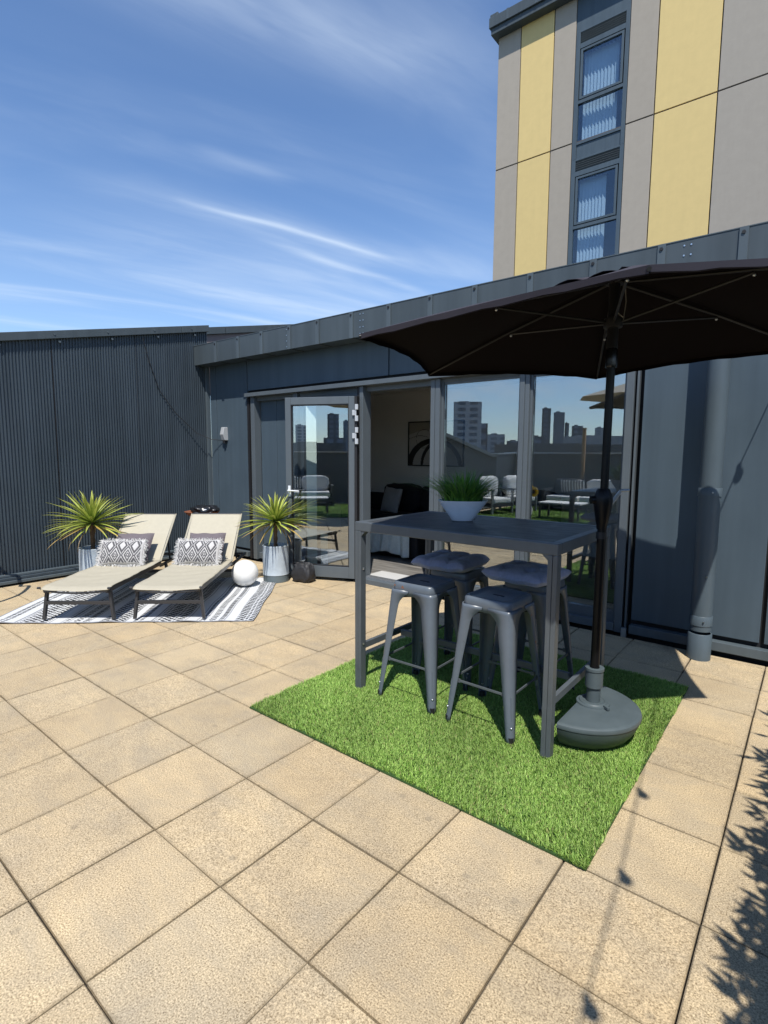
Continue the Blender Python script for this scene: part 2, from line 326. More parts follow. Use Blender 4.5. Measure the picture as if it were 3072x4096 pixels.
# ------------------------------------------------------------------ mesh tools
class MB:
    def __init__(s): s.v = []; s.f = []; s.c = []
    def add(s, vs, fs, col=None):
        o = len(s.v); s.v.extend([tuple(p) for p in vs]); s.f.extend([tuple(i+o for i in q) for q in fs])
        if col is not None: s.c.extend([col]*len(fs))
        return s
    def box(s, x0, x1, y0, y1, z0, z1, col=None):
        return s.add([(x0,y0,z0),(x1,y0,z0),(x1,y1,z0),(x0,y1,z0),(x0,y0,z1),(x1,y0,z1),(x1,y1,z1),(x0,y1,z1)],
                     [(3,2,1,0),(4,5,6,7),(0,1,5,4),(1,2,6,5),(2,3,7,6),(3,0,4,7)], col)
    def obox(s, c, ax, ay, az, hx, hy, hz):
        c = Vector(c); ax, ay, az = Vector(ax).normalized()*hx, Vector(ay).normalized()*hy, Vector(az).normalized()*hz
        vs = [c+sx*ax+sy*ay+sz*az for sz in (-1,1) for sx, sy in ((-1,-1),(1,-1),(1,1),(-1,1))]
        return s.add(vs, [(3,2,1,0),(4,5,6,7),(0,1,5,4),(1,2,6,5),(2,3,7,6),(3,0,4,7)])
    def bar(s, p, q, w, h, up=(0,0,1)):
        p, q = Vector(p), Vector(q); d = (q-p); l = d.length; d.normalize(); u = Vector(up)
        sd = d.cross(u)
        if sd.length < 1e-4: sd = d.cross(Vector((1,0,0)))
        sd.normalize(); u = sd.cross(d)
        return s.obox((p+q)/2, d, sd, u, l/2, w/2, h/2)
    def tube(s, pts, r, n=8, caps=True):
        pts = [Vector(p) for p in pts]; rs = r if isinstance(r, (list, tuple)) else [r]*len(pts)
        vs = []; prev = None
        for i, p in enumerate(pts):
            t = (pts[min(i+1, len(pts)-1)]-pts[max(i-1, 0)]).normalized()
            if prev is None:
                a = t.cross(Vector((0,0,1)))
                if a.length < .05: a = t.cross(Vector((1,0,0)))
            else: a = prev - t*prev.dot(t)
            a.normalize(); b = t.cross(a); prev = a
            for k in range(n):
                th = 2*PI*k/n; vs.append(p+(a*math.cos(th)+b*math.sin(th))*rs[i])
        fs = []
        for i in range(len(pts)-1):
            for k in range(n): fs.append((i*n+k, i*n+(k+1)%n, (i+1)*n+(k+1)%n, (i+1)*n+k))
        if caps: fs.append(tuple(range(n-1,-1,-1))); m = (len(pts)-1)*n; fs.append(tuple(m+k for k in range(n)))
        return s.add(vs, fs)
    def lathe(s, prof, n=32, c=(0,0), a0=0, a1=2*PI):
        full = abs(a1-a0-2*PI) < 1e-6; m = n if full else n+1
        vs = []
        for (r, z) in prof:
            for k in range(m):
                th = a0+(a1-a0)*k/n; vs.append((c[0]+r*math.cos(th), c[1]+r*math.sin(th), z))
        fs = []
        for i in range(len(prof)-1):
            for k in range(n):
                k2 = (k+1)%m; fs.append((i*m+k, i*m+k2, (i+1)*m+k2, (i+1)*m+k))
        return s.add(vs, fs)
    def prism(s, poly, z0, z1):
        n = len(poly); vs = [(x,y,z0) for x,y in poly]+[(x,y,z1) for x,y in poly]
        return s.add(vs, [tuple(range(n-1,-1,-1)), tuple(range(n,2*n))]+[(i,(i+1)%n,n+(i+1)%n,n+i) for i in range(n)])
    def grid(s, fn, nu, nv, colfn=None):
        vs = [fn(i/nu, j/nv) for j in range(nv+1) for i in range(nu+1)]; fs = []; cs = []
        for j in range(nv):
            for i in range(nu):
                a = j*(nu+1)+i; fs.append((a, a+1, a+nu+2, a+nu+1))
                if colfn: cs.append(colfn((i+.5)/nu, (j+.5)/nv))
        s.add(vs, fs); s.c.extend(cs); return s
    def build(s, name, m, parent=None, smooth=None, bevel=0, seg=2, solid=0, loc=None):
        me = bpy.data.meshes.new(name); me.from_pydata(s.v, [], s.f); me.materials.append(m)
        if s.c:
            at = me.attributes.new('Col', 'FLOAT_COLOR', 'FACE')
            arr = np.ones((len(me.polygons), 4), np.float32); arr[:, :3] = np.array(s.c, np.float32)[:len(me.polygons)]
            at.data.foreach_set('color', arr.ravel())
        me.validate(); me.update()
        if smooth is not None:
            me.shade_smooth()
            if smooth < 179: me.set_sharp_from_angle(angle=math.radians(smooth))
        o = bpy.data.objects.new(name, me); C.objects.link(o)
        if loc: o.location = loc
        if parent: o.parent = parent
        if solid:
            md = o.modifiers.new('thickness', 'SOLIDIFY'); md.thickness = solid; md.offset = 0
        if bevel:
            md = o.modifiers.new('edge', 'BEVEL'); md.width = bevel; md.segments = seg; md.limit_method = 'ANGLE'; md.angle_limit = math.radians(40)
        return o

def tag(o, label=None, cat=None, group=None, kind=None):
    if label: o['label'] = label
    if cat: o['category'] = cat
    if group: o['group'] = group
    if kind: o['kind'] = kind
    return o
def thing(name, label, cat, loc=(0,0,0), rz=0, group=None):
    o = bpy.data.objects.new(name, None); o.empty_display_size = .1; C.objects.link(o); o.location = loc; o.rotation_euler = (0,0,rz)
    return tag(o, label, cat, group)
def copy_tree(o, parent=None):
    c = o.copy(); C.objects.link(c)
    if parent: c.parent = parent
    for ch in list(o.children): copy_tree(ch, c)
    return c
def fastmesh(name, verts, loops, sizes, m, cols=None, parent=None, smooth=False):
    me = bpy.data.meshes.new(name); nv = len(verts); me.vertices.add(nv); me.vertices.foreach_set('co', np.asarray(verts, np.float32).ravel())
    me.loops.add(len(loops)); me.loops.foreach_set('vertex_index', np.asarray(loops, np.int32))
    sizes = np.asarray(sizes, np.int32); me.polygons.add(len(sizes)); st = np.concatenate(([0], np.cumsum(sizes)[:-1])).astype(np.int32)
    me.polygons.foreach_set('loop_start', st)
    me.materials.append(m)
    if cols is not None:
        at = me.attributes.new('Col', 'FLOAT_COLOR', 'POINT'); a = np.ones((nv, 4), np.float32); a[:, :3] = cols; at.data.foreach_set('color', a.ravel())
    me.update(calc_edges=True); me.validate()
    if smooth: me.shade_smooth()
    o = bpy.data.objects.new(name, me); C.objects.link(o)
    if parent: o.parent = parent
    return o

# ------------------------------------------------------------------ terrace floor
S = .45
def paving():
    b = MB(); r = random.Random(3); X0, X1, Y0, Y1 = -3.36, 8.1, -6.2, 4.11
    for i in range(-8, 18):
        for j in range(-14, 10):
            g = .0031+r.uniform(-.0009, .0010)
            x0, x1, y0, y1 = i*S+g, (i+1)*S-g, j*S+g, (j+1)*S-g
            x0, x1, y0, y1 = max(x0, X0), min(x1, X1), max(y0, Y0), min(y1, Y1)
            if x1-x0 < .02 or y1-y0 < .02: continue
            dx, dy, dz, rot = r.gauss(0, .0009), r.gauss(0, .0009), r.gauss(0, .0009), r.gauss(0, .0020)
            tx, ty = r.gauss(0, .0018), r.gauss(0, .0018)
            cx, cy = (x0+x1)/2, (y0+y1)/2; c, s_ = math.cos(rot), math.sin(rot)
            def P(x, y, z):
                u, v = x-cx, y-cy
                return (cx+u*c-v*s_+dx, cy+u*s_+v*c+dy, z+dz+u*tx+v*ty)
            rings = []
            for ins, z in ((0, -.045), (0, -.004), (.004, 0), (.016, 0)):
                rings.append([P(x0+ins, y0+ins, z), P(x1-ins, y0+ins, z), P(x1-ins, y1-ins, z), P(x0+ins, y1-ins, z)])
            vs = [p for q in rings for p in q]; t1, t2 = r.random(), r.random()
            fs = []; cl = []
            for k in range(3):
                for e in range(4):
                    fs.append((k*4+e, k*4+(e+1)%4, (k+1)*4+(e+1)%4, (k+1)*4+e)); cl.append((t1, t2, (1, 1, .30)[k]))
            fs.append((12, 13, 14, 15)); cl.append((t1, t2, 0))
            b.add(vs, fs); b.c.extend(cl)
    o = b.build('paving', M_PAVE); tag(o, kind='structure')
    bed = MB().box(X0-.02, X1, Y0, Y1+.25, -.3, -.016).build('paving_bed', M_BED); tag(bed, kind='structure')
    g = MB().box(-3000, 3000, -3000, 3000, -29, -28).build('city_ground', M_CITYG); tag(g, kind='structure')
paving()

# ------------------------------------------------------------------ turf mat
def blades(n, x0, x1, y0, y1, zb, L, w, seed, parent, name='pile'):
    g = np.random.default_rng(seed)
    bx = g.uniform(x0, x1, n); by = g.uniform(y0, y1, n)
    bx = bx+.004*np.sin(by*13)+.003*np.sin(by*37); by = by+.004*np.sin(bx*11)+.003*np.sin(bx*31)
    th = g.uniform(0, 2*PI, n); lean = g.uniform(.25, 1.0, n); ln = L*g.uniform(.65, 1.15, n)
    # slow swirl in the lie of the pile
    sw = .35*np.sin(bx*4.1+by*2.3)+.3*np.sin(by*7.3-bx*3.1)
    dx = np.cos(th)*lean+.12*np.cos(2.1+sw*3); dy = np.sin(th)*lean+.12*np.sin(2.1+sw*3)
    wx, wy = -np.sin(th)*w/2, np.cos(th)*w/2
    tw = g.uniform(-.6, .6, n); wx2, wy2 = wx*np.cos(tw)-wy*np.sin(tw), wx*np.sin(tw)+wy*np.cos(tw)
    V = np.empty((n, 5, 3), np.float32)
    V[:,0] = np.stack([bx-wx, by-wy, np.full(n, zb)], 1); V[:,1] = np.stack([bx+wx, by+wy, np.full(n, zb)], 1)
    mx, my, mz = bx+dx*ln*.45, by+dy*ln*.45, zb+ln*.62
    V[:,2] = np.stack([mx-wx2*.85, my-wy2*.85, mz], 1); V[:,3] = np.stack([mx+wx2*.85, my+wy2*.85, mz], 1)
    V[:,4] = np.stack([bx+dx*ln, by+dy*ln, zb+ln*(1-.18*lean)], 1)
    base = np.arange(n)[:,None]*5
    loops = (base+np.array([0,1,3,2, 2,3,4])).ravel(); sizes = np.tile([4,3], n)
    t = g.random(n)[:,None]; br = g.uniform(.7, 1.25, n)[:,None]
    patch = (1+.14*np.sin(bx*3.3+1)*np.sin(by*4.1)+.10*np.sin(bx*9.1+by*6.3))[:,None]
    c1 = np.array([.130, .275, .034]); c2 = np.array([.40, .56, .150])
    col = (c1*(1-t)+c2*t)*br*patch
    dead = g.random(n) < .04; col[dead] = np.array([.34, .33, .13])*br[dead]
    cols = np.repeat(col, 5, 0)
    o = fastmesh(name, V.reshape(-1,3), loops, sizes, M_BLADE, cols, parent); o['kind'] = 'stuff'
    return o
TX0, TX1, TY0, TY1 = 1.245, 3.235, 1.335, 3.33
tm = thing('artificial_grass_mat', 'square bright green artificial grass mat under the bar table on the paving', 'grass mat', ((TX0+TX1)/2, (TY0+TY1)/2, 0))
hw, hl = (TX1-TX0)/2, (TY1-TY0)/2
MB().box(-hw, hw, -hl, hl, .002, .010).build('backing', M_TURFB, tm)
blades(240000, -hw, hw, -hl, hl, .008, .021, .0030, 5, tm)
TZ = .018      # feet sink into the pile to here

# ------------------------------------------------------------------ bar table
def bar_table():
    t = thing('bar_table', 'tall dark grey metal bar table with slatted top standing on the grass mat', 'table', (2.207, 2.347, 0))
    hx, hy, H, w = .65, .415, 1.10, .05
    for sx in (-1, 1):
        for sy in (-1, 1):
            b = MB(); x, y = sx*(hx-w/2), sy*(hy-w/2)
            # two extrusions side by side with a fine groove
            b.box(x-w/2, x-.0008, y-w/2, y+w/2, TZ-.008, H-.06); b.box(x+.0008, x+w/2, y-w/2, y+w/2, TZ-.008, H-.06)
            l = b.build('leg', M_TABLE, t, bevel=.003)
            for z in (.31, .80):
                MB().lathe([(0, z+.006), (.006, z+.006), (.007, z), (.006, z-.006), (0, z-.006)], 8, (x-sx*.026, y)).build('bolt', M_STEEL, l, smooth=40)
    for sy in (-1, 1):
        y = sy*(hy-w/2)
        b = MB().box(-hx, hx, y-w/2, y+w/2, H-.0595, H-.002)
        b.build('apron', M_TABLE, t, bevel=.004)
    for sx in (-1, 1):
        x = sx*(hx-w/2); MB().box(x-w/2, x+w/2, -hy+w+.001, hy-w-.001, H-.0595, H-.0025).build('end_rail', M_TABLE, t, bevel=.004)
        MB().box(x-.012, x+.012, -hy+w+.0005, hy-w-.0005, .268, .308).build('foot_rail', M_TABLE, t, bevel=.002)
        # small gusset fillets at the corners under the apron
        for sy in (-1, 1):
            g = MB(); yy = sy*(hy-w/2); x0 = sx*(hx-w)
            g.add([(x0, yy-.02, H-.06), (x0-sx*.03, yy-.02, H-.06), (x0, yy-.02, H-.09), (x0, yy+.02, H-.06), (x0-sx*.03, yy+.02, H-.06), (x0, yy+.02, H-.09)],
                  [(0,1,2),(5,4,3),(0,3,4,1),(1,4,5,2),(2,5,3,0)])
            g.build('gusset', M_TABLE, t)
    MB().box(-hx+.062+.001, hx-.062-.001, -.012, .012, .270, .310).build('stretcher', M_TABLE, t, bevel=.002)
    b = MB(); n = 8; wd = (2*hy-2*w-.004)/n
    for k in range(n):
        y0 = -hy+w+.002+k*wd; b.box(-hx+w+.001, hx-w-.001, y0+.0015, y0+wd-.0015, H-.022, H-.004)
    b.build('slatted_top', M_SLAT, t, bevel=.0015)
    return t
bar_table()

# ------------------------------------------------------------------ stools
def make_stool():
    t = thing('bar_stool', '', 'stool')
    H = .745; hs = .145
    def rr(h, r, z, n=6):
        pts = []
        for cx, cy, a in ((h-r, h-r, 0), (-h+r, h-r, PI/2), (-h+r, -h+r, PI), (h-r, -h+r, 1.5*PI)):
            for k in range(n+1):
                th = a+PI/2*k/n; pts.append((cx+r*math.cos(th), cy+r*math.sin(th), z))
        return pts
    rings = [rr(hs+.004, .042, H-.075), rr(hs+.002, .042, H-.045), rr(hs+.003, .042, H-.038), rr(hs+.001, .042, H-.012), rr(hs-.004, .040, H-.003), rr(hs-.011, .036, H), rr(hs-.019, .032, H-.003), rr(hs-.024, .030, H-.008), rr(hs-.06, .03, H-.009)]
    n = len(rings[0]); b = MB(); vs = [p for q in rings for p in q]; fs = []
    for i in range(len(rings)-1):
        for k in range(n): fs.append((i*n+k, i*n+(k+1)%n, (i+1)*n+(k+1)%n, (i+1)*n+k))
    o = (len(rings)-1)*n; ring = [o+k for k in range(n)]
    # centre with a hand slot
    sl = []
    for k in range(n):
        th = 2*PI*(k+.0)/n + PI/8
        x, y = rings[-1][k][0], rings[-1][k][1]
        a = math.atan2(y, x); cx = max(-.026, min(.026, .06*math.cos(a))); sl.append((cx+.009*math.cos(a), .010*math.sin(a), H-.009))
    vs += sl; o2 = len(vs)-n; vs += [(x, y, H-.022) for x, y, _ in sl]; o3 = len(vs)-n
    for k in range(n):
        fs.append((o+k, o+(k+1)%n, o2+(k+1)%n, o2+k)); fs.append((o2+k, o2+(k+1)%n, o3+(k+1)%n, o3+k))
    b.add(vs, fs); b.build('seat', M_STOOL, t, smooth=50, solid=.002)
    MB().prism([(.026*math.copysign(1, math.cos(q))*(abs(math.cos(q)) > .01)+.009*math.cos(q), .0095*math.sin(q)) for q in [2*PI*k/24 for k in range(24)]], H-.0088, H-.0080).build('slot_shade', M_DARK, t)  # dark plate over the slot, standing in for the shade inside it
    # legs: folded sheet corner, tapering and splaying out
    zs = [TZ-.006, .05, .15, .30, .45, .56, .61, .635, .652, .664, .674, .682, .700]
    for sx, sy in ((1,1), (-1,1), (-1,-1), (1,-1)):
        b = MB(); secs = []
        for z in zs:
            k = 1-z/.745; h = hs+.004+.062*k            # outer corner half-width
            w = .034+.050*(z/.7)**1.1
            if z > .61: w += .052*(min(.682, z)-.61)**2/.072**2
            r = min(.030, w*.6)
            pts = [(h-w, h)]
            for q in range(7):
                th = PI/2*(1-q/6); pts.append((h-r+r*math.cos(th), h-r+r*math.sin(th)))
            pts.append((h, h-w)); secs.append([(sx*x, sy*y, z) for x, y in pts])
        m = len(secs[0]); vs = [p for q in secs for p in q]; fs = []
        for i in range(len(secs)-1):
            for k in range(m-1):
                q = (i*m+k, i*m+k+1, (i+1)*m+k+1, (i+1)*m+k); fs.append(q if sx*sy < 0 else q[::-1])
        b.add(vs, fs); lg = b.build('leg', M_STOOL, t, smooth=50, solid=.003)
        k = 1-.02/.745; h = hs+.004+.062*k-.016
        MB().lathe([(0, .012), (.014, .012), (.0165, .02), (.016, .05), (0, .05)], 10, (sx*h, sy*h)).build('rubber_foot', M_SEAL, lg, smooth=40)
        # pressed bead with a rivet low on the outer corner
        ze, h2 = .16, 0
        rb = MB(); hh = lambda z: hs+.004+.062*(1-z/.745)-.030*.293
        rb.tube([(sx*hh(.09), sy*hh(.09), .09), (sx*hh(.26), sy*hh(.26), .26)], .0045, 6)
        rb.build('bead', M_STOOL, lg, smooth=60)
        MB().lathe([(0, .106), (.006, .104), (.008, .100), (.006, .096), (0, .094)], 8, (sx*(hh(.10)+.002), sy*(hh(.10)+.002))).build('rivet', M_STEEL, lg, smooth=60)
    hz = lambda z: hs+.004+.062*(1-z/.745)-.010
    for k, (a, b_) in enumerate((((1,1), (-1,1)), ((-1,1), (-1,-1)), ((-1,-1), (1,-1)), ((1,-1), (1,1)))):
        z = .262; h = hz(z)
        p, q = Vector((a[0]*h, a[1]*h, z)), Vector((b_[0]*h, b_[1]*h, z)); d = (q-p).normalized()
        p += d*.03; q -= d*.03
        b = MB().bar(p+d*.02, q-d*.02, .006, .013); b.bar(p, p+d*.022, .005, .024); b.bar(q-d*.022, q, .005, .024)
        b.build('rung', M_TABLE, t, bevel=.001)
    b = MB(); h = hz(.64)-.012; b.bar((-h, -h, .645), (h, h, .645), .012, .010); b.bar((-h, h, .634), (h, -h, .634), .012, .010)
    b.build('cross_brace', M_SEAL, t)
    return t
st0 = make_stool()
spots = [(1.946, 2.146, .01, 'dark grey metal stool without cushion at the front left, rust chip on its seat rim'),
         (2.452, 2.138, -.015, 'bare dark grey metal stool at the front, nearest the parasol base'),
         (1.915, 2.600, .02, 'dark grey metal stool at the back of the table under the left blue grey cushion'),
         (2.455, 2.625, -.03, 'dark grey metal stool at the back of the table under the right blue grey cushion')]
for i, (x, y, a, lb) in enumerate(spots):
    s = st0 if i == 0 else copy_tree(st0)
    s.location = (x, y, 0); s.rotation_euler = (0, 0, a); tag(s, lb, 'stool', 'metal stools around the bar table')
# rust chips on the front-left stool
M_CHIP = mat('orange_rust', (.30, .10, .03), .9, vary=.4, vscale=200)
for (x, z, r) in ((-.062, .722, .007), (-.055, .714, .005), (-.066, .713, .004), (-.118, .724, .005)):
    n = 9; vs = [(x+r*random.uniform(.6, 1.2)*math.cos(2*PI*k/n), -.1495, z+r*random.uniform(.6, 1.2)*math.sin(2*PI*k/n)) for k in range(n)]
    MB().add(vs, [tuple(range(n))]).build('rust_chip', M_CHIP, st0)

def seat_cushion(name, label, loc, rz, seed):
    t = thing(name, label, 'cushion', loc, rz, 'tufted cushions on the rear stools'); r = random.Random(seed)
    tufts = [(-.075, -.075), (.075, -.075), (-.075, .075), (.075, .075)]
    hw = .196
    def f(u, v, top):
        a, b = 2*u-1, 2*v-1
        sx = 1-.10*(1-abs(b)**2)*abs(a)**3*0; 
        pin = 1-.05*(1-b*b); pin2 = 1-.05*(1-a*a)
        cr = 1-.045*(abs(a)*abs(b))**4
        x, y = a*hw*pin*1.06*cr, b*hw*pin2*1.06*cr
        e = (max(0, 1-abs(a)**4)*max(0, 1-abs(b)**4))**.38
        h = .056*e
        for (tx, ty) in tufts:
            d = math.hypot(x-tx, y-ty); h -= (.034 if top else .010)*math.exp(-(d/.034)**2)
        if top: h -= .011*(math.exp(-(abs(abs(x)-.075)/.016)**2)+math.exp(-(abs(abs(y)-.075)/.016)**2))*e
        wv = .006*math.sin(9*a+seed)*math.sin(7*b+seed*2)*(abs(a)**2+abs(b)**2)
        lift = .010*(abs(a)*abs(b))**2
        return (x, y, .046+(h if top else -h*.72)+wv*.6+lift)
    b = MB(); b.grid(lambda u, v: f(u, v, True), 36, 36); b.grid(lambda u, v: f(v, u, False), 36, 36)
    b.build('cushion_pad', M_CUSH, t, smooth=180)
    for tx, ty in tufts:
        MB().lathe([(.009, .068), (.008, .0715), (.004, .074), (0, .0745)], 10, (tx, ty)).build('tuft_button', M_CUSH, t, smooth=60)
seat_cushion('seat_cushion', 'plump tufted blue grey cushion on the rear left stool', (1.885, 2.545, .742), .05, 1)
seat_cushion('seat_cushion', 'tufted blue grey cushion on the rear right stool, half behind the table leg', (2.44, 2.53, .742), -.08, 4)

# ------------------------------------------------------------------ bowl plant on the table
def bowl_plant():
    t = thing('bowl_plant', 'white tapered bowl of upright green grass blades on the bar table', 'plant', (2.045, 2.415, 1.098))
    a, bb = .158, .105
    def ring(sc, z, n=40):
        return [(a*sc*abs(math.cos(q))**.8*math.copysign(1, math.cos(q)), bb*sc*abs(math.sin(q))**.8*math.copysign(1, math.sin(q)), z) for q in [2*PI*k/n for k in range(n)]]
    prof = [(.40, 0), (.43, .003), (.62, .05), (.82, .09), (.98, .128), (1.0, .132), (.97, .131), (.92, .115), (.6, .112)]
    b = MB(); n = 40; vs = [p for sc, z in prof for p in ring(sc, z)]; fs = [tuple(range(n-1,-1,-1))]
    for i in range(len(prof)-1):
        for k in range(n): fs.append((i*n+k, i*n+(k+1)%n, (i+1)*n+(k+1)%n, (i+1)*n+k))
    b.add(vs, fs); o = b.build('bowl', M_BOWL, t, smooth=50); o.rotation_euler = (0, 0, math.radians(32))
    n = 40; MB().add(ring(.90, .114), [tuple(range(n))]).build('soil', M_SOIL, t).rotation_euler = (0, 0, math.radians(32))
    b = MB(); r = random.Random(9); c, s = math.cos(math.radians(32)), math.sin(math.radians(32))
    for k in range(380):
        q = r.uniform(0, 2*PI); rr = math.sqrt(r.random())*.75
        x, y = a*rr*math.cos(q), bb*rr*math.sin(q); x, y = x*c-y*s, x*s+y*c
        d = Vector((x, y, 0)); d = d.normalized() if d.length > 1e-4 else Vector((1,0,0))
        d = (d+Vector((r.gauss(0,.45), r.gauss(0,.45), 0)))
        L = r.uniform(.17, .27); out = (.18+1.75*rr)*r.uniform(.6, 1.2)
        w = r.uniform(.0038, .0060); side = Vector((-d.y, d.x, 0)).normalized()*w
        pts = []
        for j in range(6):
            tt = j/5; p = Vector((x, y, .11))+d*out*L*(tt**1.5)*.75+Vector((0, 0, L*(tt-.30*out*tt*tt))); pts.append((p, 1-tt**2*.95))
        vs = []
        for p, ww in pts: vs += [p-side*ww, p+side*ww]
        g = r.random(); col = tuple(np.array((.040, .145, .020))*(1-g)+np.array((.21, .42, .07))*g)
        b.add(vs, [(2*i, 2*i+1, 2*i+3, 2*i+2) for i in range(5)], col)
    b.build('grass_foliage', M_LEAF, t)
bowl_plant()

# ------------------------------------------------------------------ parasol
def parasol():
    px, py = 2.922, 2.366
    t = thing('parasol', 'open charcoal hexagonal parasol with crank on a black pole over the bar table', 'parasol', (px, py, 0))
    MB().tube([(0,0,.16), (.002,0,1.16)], .0235, 20).build('pole', M_BLACK, t, smooth=40)
    MB().tube([(.003,.001,1.33), (.006,.002,1.99)], .0205, 20).build('pole', M_BLACK, t, smooth=40)
    h = MB().lathe([(0,1.13), (.026,1.13), (.028,1.16), (.031,1.165), (.040,1.215), (.047,1.26), (.049,1.29), (.044,1.312), (.034,1.335), (.028,1.345), (0,1.345)], 24).build('crank_housing', M_BLACK, t, smooth=45)
    r0 = Vector((.778, .628, 0))
    k = MB().tube([-r0*.03+Vector((0,0,1.285)), -r0*.066+Vector((0,0,1.285))], [.024, .020], 14).build('knob', M_BLACK, h, smooth=45)
    b = MB().bar(r0*.040+Vector((0,0,1.262)), r0*.092+Vector((0,0,1.335)), .008, .020); b.build('crank_handle', M_ALU, h, bevel=.002)
    MB().tube([r0*.090+Vector((0,0,1.336)), r0*.135+Vector((0,0,1.338))], .0075, 10).build('crank_grip', M_ALU, h, smooth=45)
    MB().lathe([(0,.98+.10), (.0265,1.08), (.0265,1.115), (0,1.115)], 20).build('joint_collar', M_SEAL, t, smooth=45)
    MB().lathe([(0,1.965), (.026,1.965), (.029,1.975), (.029,2.05), (.025,2.062), (0,2.062)], 20, (.006,.002)).build('tilt_joint', mat('dark_chrome', (.05,.05,.055), .25, .9, vary=.5, vscale=40), t, smooth=45)
    MB().tube([(.006,.002,2.055), (-.018,.080,2.415)], .027, 20).build('upper_pole', M_SEAL, t, smooth=40)
    MB().lathe([(.027,2.165), (.045,2.17), (.048,2.19), (.045,2.215), (.027,2.22)], 20, (-.003,.031)).build('runner_hub', M_SEAL, t, smooth=40)
    MB().lathe([(0,2.448), (.035,2.443), (.045,2.428), (.045,2.398), (0,2.393)], 20, (-.019,.083)).build('crown', M_SEAL, t, smooth=40)
    tips = [Vector((x-px, y-py, z)) for x, y, z in ((2.07, 1.395, 2.080), (3.345, 1.290, 2.100), (4.155, 2.228, 2.225), (3.710, 3.517, 2.150), (2.436, 3.700, 2.115), (1.670, 2.560, 2.070))]
    ang = [math.atan2(q.y, q.x) for q in tips]
    apex = Vector((-.020, .085, 2.440))
    b = MB(); nu, nv = 14, 14
    for k in range(6):
        A, B = tips[k], tips[(k+1)%6]
        def f(u, v):
            q = A.lerp(B, u); m = 1-.045*4*u*(1-u)                # hem pulled in between the ribs
            q = Vector((q.x*m, q.y*m, q.z+.020*4*u*(1-u)))
            p = apex.lerp(q, v); p.z += .018*math.sin(PI*v) - .020*math.sin(PI*v)*4*u*(1-u)
            return p
        b.grid(f, nu, nv)
        # short hem turned down at the edge
        hem = []
        for i in range(nu+1):
            p = f(i/nu, 1.0); hem += [p, p+Vector((-p.x*.004, -p.y*.004, -.022+.003*math.sin(i*2.1+k)))]
        b.add(hem, [(2*i, 2*i+1, 2*i+3, 2*i+2) for i in range(nu)])
    b.build('canopy', M_CANOPY, t, smooth=40)
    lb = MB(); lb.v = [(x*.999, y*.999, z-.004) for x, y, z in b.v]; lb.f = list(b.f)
    lb.build('canopy_shaded_underside', M_UNDERSHADE, t, smooth=40)  # second canopy skin with the underside's shade put into its colour
    # vent flap on top, edges lifted
    b = MB(); top = Vector((-.020, .085, 2.466))
    for k in range(6):
        A, B = tips[k], tips[(k+1)%6]
        def f(u, v):
            q = A.lerp(B, u); p = Vector((top.x+(q.x-top.x)*.27, top.y+(q.y-top.y)*.27, 0)); zz = apex.z+(q.z-apex.z)*.27+.012+.022*abs(math.sin(2*PI*u+k*1.3))*v
            return Vector((top.x+(p.x-top.x)*v, top.y+(p.y-top.y)*v, top.z+(zz-top.z)*v))
        b.grid(f, 8, 4)
    b.build('vent_flap', M_CANOPY, t, smooth=40, solid=.0015)
    for k in range(6):
        tip = tips[k]; st = Vector((-.019+.045*math.cos(ang[k]), .083+.045*math.sin(ang[k]), 2.402))
        rb = MB().tube([st, st.lerp(tip, .5)+Vector((0,0,.004)), tip+Vector((0,0,-.012))], .0075, 8).build('rib', M_RIB, t, smooth=60)
        mid = st.lerp(tip, .47)+Vector((0,0,-.008)); hb = Vector((-.003+.046*math.cos(ang[k]), .031+.046*math.sin(ang[k]), 2.195))
        MB().tube([hb, mid], .0065, 8).build('strut', M_RIB, rb, smooth=60)
        MB().lathe([(0,.008), (.007,.004), (.007,-.004), (0,-.008)], 8).build('rivet', M_STEEL, rb, smooth=60, loc=mid+Vector((0,0,-.010)))
    b = MB(); b.tube([(.05,.02,2.20), (.055,.03,2.29), (.05,.02,2.37)], .0028, 6); b.tube([(.05,.01,2.21), (.03,-.02,2.23)], .0028, 6)
    b.build('cord', mat('grey_cord', (.22,.21,.19), .8), t)
parasol()

